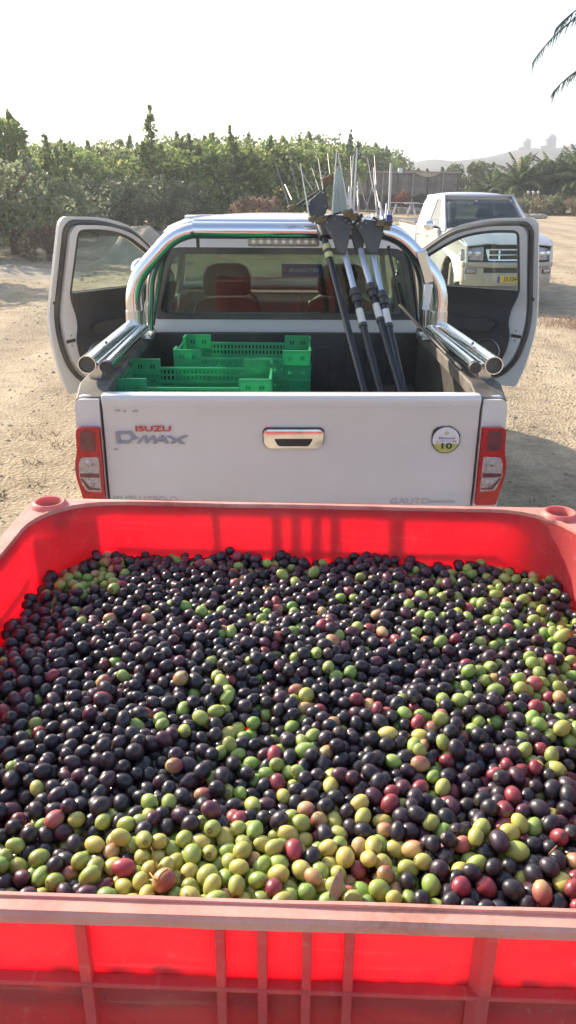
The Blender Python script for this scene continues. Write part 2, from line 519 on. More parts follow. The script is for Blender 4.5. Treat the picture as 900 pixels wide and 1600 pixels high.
# ------------------------------------------------------------------ distant hill
RIDGE = [(-900, 285), (-300, 272), (200, 268), (520, 274), (600, 264), (640, 252), (672, 249), (705, 250), (740, 246), (775, 240), (800, 235), (822, 232), (870, 231), (890, 228), (930, 222), (1000, 214), (1100, 210), (1500, 216), (2200, 240), (2600, 275)]
HY = 450.0
def ridge_pt(px):
    for (a, ya), (b_, yb) in zip(RIDGE, RIDGE[1:]):
        if a <= px <= b_:
            t = (px - a) / (b_ - a); return ya + (yb - ya) * t
    return 280
def build_hill():
    b = MB(); vs, fs = [], []
    NX, NY = 260, 26
    for i in range(NX + 1):
        px = -900 + 3500 * i / NX
        q = P(px, ridge_pt(px), HY)
        H = max(0, q.z) + .9 * noise.noise(Vector((px * .02, 0, 0))) + .4 * noise.noise(Vector((px * .09, 1, 0)))
        for j in range(NY + 1):
            t = j / NY
            yy = HY - 200 + 430 * t
            prof = math.sin(min(1, t / .47) * PI / 2) ** 1.5 if t < .47 else max(0, 1 - ((t - .47) / .53) ** 2)
            z = H * prof + (2.6 * noise.noise(Vector((q.x * .025, yy * .025, 0))) + 1.1 * noise.noise(Vector((q.x * .08, yy * .06, 2)))) * prof * (1 if abs(t - .47) > .03 else .1)
            vs.append((q.x * (yy / HY) ** .5, yy, z - .7))
    for i in range(NX):
        for j in range(NY):
            a = i * (NY + 1) + j
            fs.append((a, a + NY + 1, a + NY + 2, a + 1))
    b.add(vs, fs)
    m = mat('hillside', (.035, .04, .035), .95, color2=(.10, .085, .065), vscale=.05, spec=.1, detail=10)
    o = b.build('hill', m, None, smooth=True, recalc=False)
    tag(o, 'hazy bare hill behind the palm trees', kind='structure')
build_hill()
def tower(px, label, s):
    q = P(px, ridge_pt(px), HY)
    t = thing('dome_tower', label, 'tower', (q.x, q.y, q.z - 1.5))
    b = MB(); b.tube([(0, 0, 0), (0, 0, 9 * s)], [5.4 * s, 5.0 * s], 16); b.build('tower_wall', m_tower, t, smooth=40)
    b = MB(); b.sphere((0, 0, 9 * s), 5.4 * s, 16, 10, zmin=0); b.build('dome', m_dome, t, smooth=True)
    b = MB(); b.box((-6 * s, 0, 2.5 * s), (6 * s, 5 * s, 4 * s)); b.build('annex', m_tower, t)
m_tower = mat('tower_wall', (.24, .24, .24), .8, var=.1, vscale=.5)
m_dome = mat('tower_dome', (.3, .3, .3), .6, var=.1, vscale=.5)
tower(822, 'smaller left domed tower on the ridge of the hill', .45)
tower(859, 'larger right domed tower on the ridge of the hill', .57)
q0, q1 = P(830, 238, HY - 7), P(852, 240, HY - 7)
b = MB(); b.bar(q0, q1, 1.5, 2.0)
tag(b.build('ridge_wall', m_tower), 'long pale wall between the two domed towers', 'wall')

# ------------------------------------------------------------------ vegetation
def leaf_cloud(b, cx, cy, cz, rx, ry, rz, n, size, cols, r_, hang=0.0, shell=.55):
    for i in range(n):
        while True:
            u = Vector((r_.uniform(-1, 1), r_.uniform(-1, 1), r_.uniform(-1, 1)))
            if .05 < u.length < 1: break
        u = u.normalized() * (shell + (1 - shell) * r_.random()) if r_.random() < .75 else u
        p = Vector((cx + u.x * rx, cy + u.y * ry, cz + u.z * rz))
        s_ = size * r_.uniform(.6, 1.4)
        d = Vector((r_.gauss(0, 1), r_.gauss(0, 1), r_.gauss(.2, .8) - hang)).normalized()
        e = d.cross(Vector((r_.gauss(0, 1), r_.gauss(0, 1), r_.gauss(0, 1)))).normalized() * s_ * .38
        d = d * s_
        c = cols[int(r_.random() * len(cols)) % len(cols)]; g = r_.uniform(.75, 1.3)
        b.add([p - d * .5, p + e, p + d * .5, p - e], [(0, 1, 2, 3)], 0, (c[0] * g, c[1] * g, c[2] * g))

GREENS = [(.20, .25, .08), (.15, .20, .07), (.27, .29, .11), (.11, .15, .06)]
CITRUS = [(.25, .31, .085), (.18, .25, .07), (.35, .37, .13), (.11, .17, .06)]
GREYG = [(.25, .28, .15), (.19, .23, .12), (.33, .33, .20)]
DARKG = [(.05, .085, .045), (.04, .07, .045)]
BROWN = [(.26, .17, .11), (.20, .13, .09), (.30, .21, .14)]
m_leaf = mat('leaves', (1, 1, 1), .55, attr='tint', trans=.48, spec=.3)
m_bark = mat('bark', (.16, .12, .085), .9, var=.3, vscale=20, bump=.6)

def crown_mesh(seed, W, H, cols, leaf=.10, clumps=26, per=230, spikes=5, z0=.35):
    """crown of leaf clumps, uneven outline with shoots"""
    r_ = random.Random(seed); b = MB()
    for i in range(clumps):
        a = r_.uniform(0, 2 * PI); h = r_.random(); k = math.sqrt(max(0, 1 - (h * 1.25 - .45) ** 2)) * r_.uniform(.3, .95)
        cx, cy, cz = math.cos(a) * W * .5 * k, math.sin(a) * W * .5 * k, z0 + (H - z0) * (h * .86 + .07)
        s_ = W * r_.uniform(.11, .2)
        leaf_cloud(b, cx, cy, cz, s_, s_, s_ * .8, per, leaf, [cols[i % len(cols)], cols[(i * 7 + 1) % len(cols)]], r_)
    for i in range(spikes):
        a = r_.uniform(0, 2 * PI); k = r_.uniform(0, .7); hh = H * r_.uniform(.04, .22)
        x, y = math.cos(a) * W * .5 * k, math.sin(a) * W * .5 * k
        lx, ly = r_.uniform(-.15, .15), r_.uniform(-.15, .15)
        for q in range(9):
            t = q / 8
            leaf_cloud(b, x + lx * t, y + ly * t, H * .9 + hh * t, .13 * (1.2 - t) + .03, .13 * (1.2 - t) + .03, .09, 12, leaf, cols, r_)
    return b.mesh('crown', m_leaf, recalc=False)
def trunk_mesh(seed, W, H):
    r_ = random.Random(seed); b = MB()
    b.tube([(0, 0, -.1), (.04, .02, H * .25), (-.03, 0, H * .5), (.02, 0, H * .82)], [.11, .09, .07, .03], 7)
    for i in range(7):
        a = r_.uniform(0, 2 * PI); z = H * r_.uniform(.12, .5); L = W * r_.uniform(.25, .42)
        b.tube([(0, 0, z), (math.cos(a) * L * .5, math.sin(a) * L * .5, z + L * .55), (math.cos(a) * L, math.sin(a) * L, z + L * .9)], [.05, .035, .012], 5)
    return b.mesh('trunk', m_bark, smooth=True)
def tree_kind(key, seeds, *a, **k):
    KIND[key] = [(crown_mesh(s_, *a, **k), trunk_mesh(s_, a[0], a[1])) for s_ in seeds]
KIND = {}
tree_kind('citrus', (1, 2, 3), 3.6, 2.85, CITRUS, leaf=.15, clumps=26, per=190, spikes=5)
tree_kind('bush', (5, 6), 3.2, 2.3, GREENS, leaf=.13, clumps=26, per=150, spikes=2)
tree_kind('grey', (8, 9), 3.0, 2.0, GREYG, leaf=.11, clumps=24, per=170, spikes=4, z0=.1)
tree_kind('low', (11, 12), 2.2, 1.2, GREYG + BROWN[:1], leaf=.09, clumps=16, per=150, spikes=4, z0=.02)
tree_kind('dry', (13, 14), 2.0, 1.0, BROWN, leaf=.07, clumps=16, per=150, spikes=6, z0=.02)
tree_kind('far', (15, 16), 4.2, 3.2, [(.12, .15, .05), (.16, .17, .06), (.08, .10, .04)], leaf=.22, clumps=22, per=110, spikes=2, z0=.5)
NT = [0]
def tree(key, x, y, label, cat, group, s_=1.0, sz=1.0, name='tree'):
    c, t = KIND[key][NT[0] % len(KIND[key])]; NT[0] += 1
    e = thing(name, label, cat, (x, y, ground_h(x, y) if y < 100 else 0), rnd.uniform(0, 6.28), group)
    e.scale = (s_, s_, s_ * sz)
    for nm, me in (('trunk', t), ('crown', c)):
        o = bpy.data.objects.new(nm, me); COL.objects.link(o); o.parent = e
    return e
G1 = 'green trees of the orchard behind the lot'
def at_px(px, Y): return P(px, 400, Y).x
# front row of the orchard: (pixel column, distance, size, height factor)
front = [(-90, 29, 1.15, 1.35, 'green orchard tree cut by the left edge of the picture'), (0, 30, 1.05, 1.32, 'tall green tree at the left edge behind the dark shrubs'), (58, 32, .95, 1.02, 'green tree behind the dark shrubs, left of the open left door'),
  (122, 35, 1.05, .97, 'round-topped green tree above the top edge of the open left door'), (165, 37, .95, 1.02, 'green tree above the glass of the open left door'), (222, 37, 1.2, .92, 'green tree at the foot of the tall thin shoot'),
  (270, 38, .95, .93, 'bright green tree above the left bend of the roll bar'), (318, 38, 1.2, 1.0, 'bushy green tree above the left part of the cab roof'), (368, 38, 1.0, 1.06, 'green tree above the two reddish dry shrubs'),
  (418, 39, 1.25, .95, 'green tree just left of the rake heads'), (468, 40, 1.15, 1.0, 'green tree seen through the leftmost rake rods'), (505, 52, 1.3, 1.0, 'green tree behind the pale blades of the rakes'), (540, 70, 1.5, 1.0, 'green tree behind the shed and the middle rake rods'), (578, 71, 1.45, .98, 'last green tree at the right end of the orchard, behind the shed')]
for px, Y, s_, sz, lb in front:
    tree('citrus', at_px(px, Y), Y, lb, 'tree', G1, s_, sz)
second = [(-40, 36, 1.1, 'left of the left picture edge'), (32, 38, 1.1, 'peeping over the leftmost orchard trees'), (95, 41, 1.1, 'behind the round-topped one'), (148, 43, 1.15, 'over the middle of the open left door'), (198, 44, 1.2, 'behind and left of the tall thin shoot'),
  (246, 44, 1.2, 'behind and right of the tall thin shoot'), (296, 45, 1.25, 'below the pointed tree top'), (343, 46, 1.25, 'behind the thin middle shoot'), (393, 46, 1.25, 'over the reddish dry shrubs'), (443, 47, 1.25, 'over the leftmost rake mount'), (493, 66, 1.6, 'left of the dark cypress'), (558, 76, 1.6, 'right at the foot of the dark cypress'), (596, 77, 1.4, 'right of the dark cypress, above the shed roof')]
for i, (px, Y, s_, lb) in enumerate(second):
    tree('bush' if i % 2 == 0 else 'citrus', at_px(px, Y), Y, 'second-row orchard tree ' + lb, 'tree', 'second row of orchard trees', s_ * 1.05, 1.25 if i % 2 == 0 else 1.0)
for x, y, lb in [(-10.5, 19.5, 'tree outside the left edge that shades the dirt'), (-12.8, 22, 'second tree outside the left edge, farther back'), (-11.8, 16.2, 'nearest tree outside the left edge')]:
    tree('citrus', x, y, lb, 'tree', G1, 1.1, 1.05)
for i, (px, Y, s_, sz, lb) in enumerate([(-60, 23, 1.2, 1.0, 'dark grey-green shrub cut by the left edge, in front of the orchard'), (25, 23.5, 1.15, 1.02, 'big dark grey-green shrub left of the open left door'),
        (95, 28.5, 1.0, .98, 'grey-green shrub above the top corner of the open left door'), (150, 33, 1.1, .9, 'grey-green shrub seen over and through the left door glass'), (205, 34, 1.1, .88, 'grey shrub behind the pale dirt mound'),
        (250, 35, 1.05, .9, 'grey shrub between the mound and the roll bar'), (300, 36, 1.0, .9, 'olive-grey shrub behind the left bend of the roll bar')]):
    tree('grey', at_px(px, Y), Y, lb, 'shrub', 'grey-green shrubs in front of the orchard', s_, sz, name='shrub')
for px, Y, lb in [(78, 22.3, 'low dry brown shrub beside the open left door'), (395, 33, 'left one of the two reddish dry shrubs above the cab'), (430, 34, 'right one of the two reddish dry shrubs, beside the leftmost rake mount')]:
    tree('dry', at_px(px, Y), Y, lb, 'shrub', 'dry brown shrubs', 1.1 if px > 100 else .7, 1.15, name='dry_shrub')

def spire(px, Y, top_py, w_, cols, label, n=26, name='conifer'):
    """slim upright tree whose tip stands at top_py"""
    base = P(px, 300, Y); x = base.x; H = P(px, top_py, Y).z
    e = thing(name, label, 'tree', (x, Y, 0), 0, None)
    b = MB(); b.tube([(0, 0, -.1), (0.05, 0, H * .6), (0, 0, H)], [.1, .06, .01], 6); b.build('trunk', m_bark, e, smooth=True)
    r_ = random.Random(int(px)); b = MB()
    for i in range(n):
        t = i / (n - 1); z = H * (.35 + .65 * t); wd = w_ * (1 - t) ** .8 + .05
        for k in range(5 if t < .9 else 2):
            a = r_.uniform(0, 6.28)
            leaf_cloud(b, math.cos(a) * wd * r_.uniform(.2, 1.2), math.sin(a) * wd * r_.uniform(.2, 1.2), z + r_.uniform(-.1, .1), wd * .4 + .03, wd * .4 + .03, .10, int(r_.uniform(5, 20)), .13, cols, r_)
    b.build('crown', m_leaf, e, recalc=False)
spire(240, 36, 165, .42, CITRUS, 'tall thin green shoot standing highest above the orchard on the left')
spire(545, 68, 205, .50, DARKG, 'dark slim cypress behind the rake rods')
spire(557, 69, 222, .35, DARKG, 'shorter dark cypress right beside the taller one')
spire(298, 38, 210, .35, GREENS, 'pointed green tree top left of the middle of the orchard')
spire(362, 38, 200, .18, CITRUS, 'thin green shoot sticking out above the middle of the orchard', 14)
spire(78, 31, 212, .18, CITRUS, 'thin pale shoot above the trees near the left edge', 14)
spire(3, 29, 160, .28, CITRUS, 'tall sparse shoot at the very left edge', 16)

# dirt mounds in front of the trees
def mound(px, Y, W, H, label, seed, m=None):
    x = at_px(px, Y); b = MB(); rings = []
    n = 40
    vs = []
    for i in range(13):
        t = i / 12
        for j in range(n):
            a = 2 * PI * j / n
            rr = W / 2 * t * (1 + .22 * noise.noise(Vector((math.cos(a) * 1.3, math.sin(a) * 1.3, seed))))
            z = H * (math.cos(t * PI) * .5 + .5) * (1 + .45 * noise.noise(Vector((math.cos(a) * t * 2.2, math.sin(a) * t * 2.2, seed + 4)))) - .12 * t
            vs.append((x + rr * math.cos(a), Y + rr * math.sin(a) * .7, z + ground_h(x, Y) + .03 * noise.noise(Vector((rr * 5, a * 4, seed)))))
    fs = []
    for i in range(12):
        for j in range(n):
            j2 = (j + 1) % n; fs.append((i * n + j, i * n + j2, (i + 1) * n + j2, (i + 1) * n + j))
    b.add(vs, fs)
    tag(b.build('dirt_mound', m or m_mound, smooth=40), label, 'mound', 'dirt mounds at the edge of the lot')
m_mound = mat('mound_dirt', (.34, .29, .22), .95, color2=(.46, .40, .31), vscale=3, bump=.8, bscale=8, spec=.1, detail=9)
mound(222, 22.5, 2.9, .85, 'large pale dirt mound behind the top of the open left door', 1)
mound(265, 26.5, 2.2, .35, 'small flat dirt mound right of the large one', 2)
mound(392, 30, 2.0, .25, 'low pale dirt mound above the roll bar', 3)
mound(345, 31, 1.6, .25, 'low rubble mound behind the left half of the roll bar', 4)
mound(20, 19.6, 5.0, .16, 'long flat hump of dirt at the foot of the left shrubs', 5)

# ---- right side: trees behind the shed, palms
k = 0
for px, Y, s_, sz, lb in [(650, 80, .9, 1.0, 'small yellow-green tree behind the shed roof'), (690, 82, 1.0, 1.0, 'yellow-green tree over the right end of the shed'), (722, 74, 1.0, 1.05, 'sunlit tree above the hood-side roof edge of the parked pickup'),
        (748, 76, 1.1, 1.0, 'bushy tree left of the first palm'), (775, 72, .9, .85, 'dark tree just left of the leftmost full palm'), (812, 74, .9, .8, 'dark tree between the two middle palms'), (850, 76, 1.1, .9, 'dark tree behind the palm with orange dates'), (895, 70, 1.1, 1.0, 'green tree cut by the right edge behind the palms'), (930, 72, 1.1, 1.1, 'green tree just past the right edge')]:
    tree('far' if px < 770 else 'bush', at_px(px, Y + (0 if px < 770 else 14)), Y + (0 if px < 770 else 14), lb, 'tree', 'trees behind the palms and the shed', s_ * (1.0 if px < 770 else 1.2), sz)
labs2 = {720: 'sunlit yellow-green tree behind the cab roof of the parked pickup'}

def frond(b, base, az, el, L, droop, leafl, r_, cols, nleaf=26, stem=.02, mi=0):
    """arching palm frond with two rows of leaflets"""
    p = Vector(base); a = el; pts = []
    n = nleaf
    for i in range(n + 1):
        pts.append(p.copy())
        a -= droop / n * (0.5 + 1.0 * i / n)
        p = p + Vector((math.cos(az) * math.cos(a), math.sin(az) * math.cos(a), math.sin(a))) * (L / n)
    c = cols[r_.randrange(len(cols))]
    side0 = Vector((-math.sin(az), math.cos(az), 0))
    # stem as a three-sided tube
    k0 = len(b.v)
    for i in range(0, n, 3):
        a_, b_ = pts[i], pts[min(i + 3, n)]
        t = (b_ - a_).normalized(); u = side0 * stem * (1 - .8 * i / n); v = t.cross(side0).normalized() * stem * .7 * (1 - .8 * i / n)
        b.add([a_ + u, a_ - u, a_ + v, b_ + u * .8, b_ - u * .8, b_ + v * .8], [(0, 1, 4, 3), (1, 2, 5, 4), (2, 0, 3, 5)], mi, (c[0] * 1.6, c[1] * 1.3, c[2] * 1.3))
    for i in range(2, n + 1):
        t = (pts[i] - pts[i - 1]).normalized(); nn = t.cross(side0).normalized()
        if nn.z > 0: nn = -nn
        f = i / n; ll = leafl * (math.sin(PI * min(1, f * .85 + .18)) ** .6) * r_.uniform(.8, 1.15)
        for s_ in (-1, 1):
            d = (side0 * s_ * .75 + t * .65 + nn * r_.uniform(.1, .45)).normalized() * ll
            wv = t * leafl * .11 + nn * .004
            g = r_.uniform(.7, 1.3); q = pts[i] + t * r_.uniform(-.01, .01)
            b.add([q - wv, q + wv, q + d * .6 + wv * .8 + nn * ll * .05, q + d + nn * ll * .22, q + d * .6 - wv * .8 + nn * ll * .05], [(0, 1, 2, 3, 4)], mi, (c[0] * g, c[1] * g, c[2] * g))

PALM = [(.09, .14, .045), (.12, .17, .06), (.20, .22, .10), (.06, .09, .035)]
m_date = mat('orange_dates', (.55, .20, .04), .5, var=.2)
m_palmtrunk = mat('palm_trunk', (.20, .14, .09), .9, var=.35, vscale=14, bump=.8, bscale=20)
def palm(x, y, H, L, label, seed, dates=0, n=46, group='date palms', tiltx=0):
    r_ = random.Random(seed)
    e = thing('date_palm', label, 'palm tree', (x, y, 0), 0, group)
    b = MB(); pts = [(0, 0, -.1), (tiltx * .4, 0, H * .5), (tiltx, 0, H)]
    b.tube(pts, [.24, .20, .26], 10)
    for i in range(int(H / .12)):
        z = i * .12
        for j in range(7):
            a = 2 * PI * (j + .5 * (i % 2)) / 7; k_ = z / H; rr = .21
            b.box((tiltx * k_ + rr * math.cos(a), rr * math.sin(a), z), (.09, .09, .12), rot=Matrix.Rotation(a, 3, 'Z'), taper=.6)
    b.build('trunk', m_palmtrunk, e)
    b = MB()
    for i in range(n):
        t = i / n
        az = i * 2.399 + r_.uniform(-.2, .2); el = R(84 - 105 * t + r_.uniform(-8, 8))
        frond(b, (tiltx, 0, H), az, el, L * r_.uniform(.8, 1.1), R(50 + 35 * t), L * .20, r_, PALM, stem=.035)
    b.build('crown', m_leaf, e, recalc=False)
    for i in range(dates):
        a = -PI / 2 + (i - dates / 2 + .5) * 1.3; b = MB()
        c = Vector((tiltx + math.cos(a) * .5, math.sin(a) * .5, H - .45))
        b.tube([(tiltx, 0, H), (tiltx + math.cos(a) * .4, math.sin(a) * .4, H + .1), c + Vector((0, 0, .3))], .02, 5)
        for q in range(110):
            v = Vector((r_.gauss(0, 1), r_.gauss(0, 1), r_.gauss(0, 1))).normalized() * r_.random() ** .4
            b.sphere(c + Vector((v.x * .26, v.y * .26, v.z * .38 - .05)), .045, 5, 3)
        b.build('date_cluster', m_date, e, smooth=True)
    return e
palm(at_px(800, 60), 60, 1.7, 2.5, 'leaning date palm left of the twin-cluster palm, beyond the parked pickup', 21, 0, tiltx=-.0)
palm(at_px(852, 60), 60, 1.75, 2.8, 'date palm with two orange fruit clusters hanging under its crown', 22, 2)
palm(at_px(893, 58), 58, 1.9, 3.0, 'big date palm at the right edge, its crown cut by the picture edge', 23, 1, n=54)
palm(at_px(757, 64), 64, 1.3, 1.9, 'small pale date palm just right of the shed', 24, 0)
palm(at_px(828, 66), 66, 1.5, 2.2, 'date palm standing back between two nearer palms', 25, 0)
for px, Y, lb in [(790, 56.5, 'small green bush at the foot of the leftmost palm'), (848, 56, 'small yellow-green bush below the orange date clusters'), (872, 56.5, 'round brownish bush right of the lamp post'), (893, 55, 'dry reddish bush at the right edge under the palms'), (815, 57.5, 'low bush behind the lamp post')]:
    tree('dry' if px in (893,) else 'low', at_px(px, Y), Y, lb, 'bush', 'bushes under the palms', 1.0, 1.0, name='bush')
# lamp post with three globes
m_globe = mat('lamp_globe', (.5, .48, .44), .3)
q = PG(822, 322)
q = Vector((at_px(822, 52), 52, 0))
lp = thing('lamp_post', 'small garden lamp post with three white globes among the palms', 'lamp post', q)
b = MB(); b.tube([(0, 0, 0), (0, 0, 1.35)], .04, 8); b.tube([(-.3, 0, 1.25), (.3, 0, 1.25)], .025, 6); b.build('post', 'darkmetal', lp)
for dx in (-.3, 0, .3):
    b = MB(); b.sphere((dx, 0, 1.43), .085, 10, 7); b.build('globe', m_globe, lp, smooth=True)
for px, lb in ((814, 'pale flat rock left of the lamp post foot'), (828, 'pale rock right of the lamp post foot'), (838, 'small white rock under the palm with orange dates')):
    x = at_px(px, 51); b = MB(); b.sphere((x, 51, .1), .28, 8, 5, sc=(1.5, .8, .6)); tag(b.build('rock', m_mound, smooth=True), lb, 'rock', 'pale rocks under the palms')

# dry twig patch right of the parked truck
b = MB(); r_ = random.Random(4)
for i in range(900):
    x = 5.35 + r_.gauss(0, .75); y = 12.6 + r_.gauss(0, .28); z = ground_h(x, y)
    h_ = r_.uniform(.03, .16); d = Vector((r_.gauss(0, .12), r_.gauss(0, .12), h_))
    g = r_.uniform(.6, 1.3)
    e_ = Vector((.006, .003, 0))
    a0 = Vector((x, y, z)); b.add([a0 - e_, a0 + e_, a0 + d + e_ * .4, a0 + d - e_ * .4], [(0, 1, 2, 3)], 0, (.20 * g, .12 * g, .085 * g))
tag(b.build('dry_grass', m_leaf, recalc=False), 'patch of dry reddish-brown weeds at the front corner of the parked pickup', 'weeds', kind='stuff')

# near palm whose frond tips hang into the top right corner
def near_palm():
    e = thing('near_palm', 'near palm outside the frame whose grey frond tips hang into the top right corner', 'palm tree', (8.6, 12.2, 0))
    b = MB(); b.tube([(0, 0, -.1), (.1, 0, 3), (0, 0, 5.6)], [.3, .24, .3], 12)
    for i in range(44):
        for j in range(8):
            a = 2 * PI * (j + .5 * (i % 2)) / 8
            b.box((.26 * math.cos(a) + .03, .26 * math.sin(a), i * .127), (.1, .1, .13), rot=Matrix.Rotation(a, 3, 'Z'), taper=.6)
    b.build('trunk', m_palmtrunk, e)
    r_ = random.Random(2); c = Vector((0, 0, 5.6)); O = Vector((8.6, 12.2, 0))
    cols = [(.08, .10, .08)]
    def tip_frond(tips):
        q = [P(*t) - O for t in tips]          # bezier control points
        b = MB(); pts = []; n = 60
        for i in range(n + 1):
            t = i / n; cs = [c] + q
            while len(cs) > 1: cs = [a_.lerp(b_, t) for a_, b_ in zip(cs, cs[1:])]
            pts.append(cs[0])
        b.tube(pts[::4], [.03 * (1 - .85 * i / 15) for i in range(16)], 5)
        b.c = [(.12, .13, .11)] * len(b.v)
        for i in range(6, n + 1):
            t = (pts[i] - pts[i - 1]).normalized(); sd = t.cross(Vector((0, 0, 1))).normalized()
            for s_ in (-1, 1):
                if r_.random() < .12: continue
                ll = .40 * (1.15 - .6 * i / n) * r_.uniform(.5, 1.1)
                d = (t * .75 + sd * s_ * .35 + Vector((0, 0, -r_.uniform(.35, .9)))).normalized() * ll
                wv = t * .017
                b.add([pts[i] - wv, pts[i] + wv, pts[i] + d], [(0, 1, 2)], 0, cols[0])
        return b
    tip_frond([(1150, -120, 11.6), (960, -40, 11), (868, 42, 10.6), (833, 96, 10.4)]).build('frond', m_leaf, e, recalc=False)
    tip_frond([(1150, -160, 11.3), (980, -40, 10.8), (900, 8, 10.5), (869, 44, 10.4)]).build('frond', m_leaf, e, recalc=False)
    tip_frond([(1160, 20, 11.4), (980, 50, 10.9), (900, 100, 10.5), (864, 144, 10.4)]).build('frond', m_leaf, e, recalc=False)
    b = MB()
    for i in range(34):
        az = i * 2.399
        if PI * .8 < az % (2 * PI) < PI * 1.45: continue
        frond(b, (0, 0, 5.6), az, R(80 - 95 * i / 34), 3.0, R(75), .5, r_, PALM, stem=.03)
    b.build('crown', m_leaf, e, recalc=False)
near_palm()

# ------------------------------------------------------------------ shed with shade net
def shed():
    Y = 58.0
    x0, x1 = at_px(502, Y), at_px(706, Y)
    e = thing('shade_shed', 'long low open shed with a flat roof and hanging grey shade net', 'shed', ((x0 + x1) / 2, Y, 0))
    L = x1 - x0; h = L / 2; H = 2.55
    m_net = mat('shade_net', (.20, .17, .14), .9, var=.25, vscale=2.5)
    m_roof = mat('shed_roof', (.34, .30, .27), .8, var=.2, vscale=3)
    m_back = mat('shed_back_wall', (.10, .09, .08), .9, var=.3, vscale=2)
    b = MB(); b.box((0, 1.9, H), (L + .3, 4.2, .09)); b.build('roof', m_roof, e)
    b = MB(); b.box((0, 3.9, H / 2), (L, .06, H - .12)); b.build('back_wall', m_back, e)
    n = 9
    for i in range(n + 1):
        x = -h + L * i / n
        b = MB(); b.tube([(x, -.05, 0), (x, -.05, H - .05)], .055, 8); b.build('post', 'darkmetal' if i % 2 else m_roof, e)
        if i < n:
            w_ = L / n
            def net(a_, c_, x=x, w_=w_):
                z = H - .07 - c_ * (1.35 + .1 * math.sin(a_ * 5 + x))
                return (x + .07 + a_ * (w_ - .14), .02 + .05 * math.sin(a_ * 13 + x * 3) * c_, z), (0, 1, 0)
            b = MB(); b.shell(net, 14, 4, .012); b.build('net_panel', m_net, e, smooth=40)
    b = MB()
    b.shell(lambda a_, c_: ((h - 3.0 + a_ * 1.9, -.12, H + .02 - .33 * math.sin(a_ * PI) * c_), (0, 1, 0)), 14, 4, .01)
    b.build('pale_cloth', m_sheet, e, smooth=True)
    b = MB(); b.box((h - 3.9, -.12, H + .08), (.28, .2, .3)); b.build('flood_light', 'white', e, bevel=.03)
m_sheet = mat('pale_sheet', (.62, .52, .38), .85, trans=.2)
shed()
# furniture below the shed roof
def slat_table(px, Y, w_, label, m='steel'):
    x = at_px(px, Y); e = thing('slatted_bench', label, 'bench', (x, Y, 0), 0, 'pale benches in front of the shed')
    for z, y in ((.75, 0), (.75, .18), (.45, -.3)):
        b = MB(); b.box((0, y, z), (w_, .14, .04)); b.build('plank', m_sheet2, e)
    for s_ in (-1, 1):
        b = MB(); b.bar((s_ * w_ * .4, -.35, 0), (s_ * w_ * .3, .1, .75), .06, .06); b.bar((s_ * w_ * .4, .5, 0), (s_ * w_ * .3, .1, .75), .06, .06); b.build('leg', m_sheet2, e)
m_sheet2 = mat('weathered_timber', (.42, .40, .38), .85, var=.2)
slat_table(628, 54, 1.7, 'left pale slatted bench in front of the shed')
slat_table(652, 52, 1.9, 'right pale slatted bench in front of the shed')
x = at_px(624, 56); e = thing('potted_plant', 'reddish flowering plant in a pot beneath the shed roof', 'plant', (x, 56, 0))
b = MB(); b.tube([(0, 0, 0), (0, 0, .45)], [.22, .32], 12); b.build('pot', m_mound, e, smooth=40)
b = MB(); leaf_cloud(b, 0, 0, .95, .6, .5, .5, 500, .12, [(.35, .06, .05), (.12, .13, .04)], random.Random(5)); b.build('foliage', m_leaf, e, recalc=False)

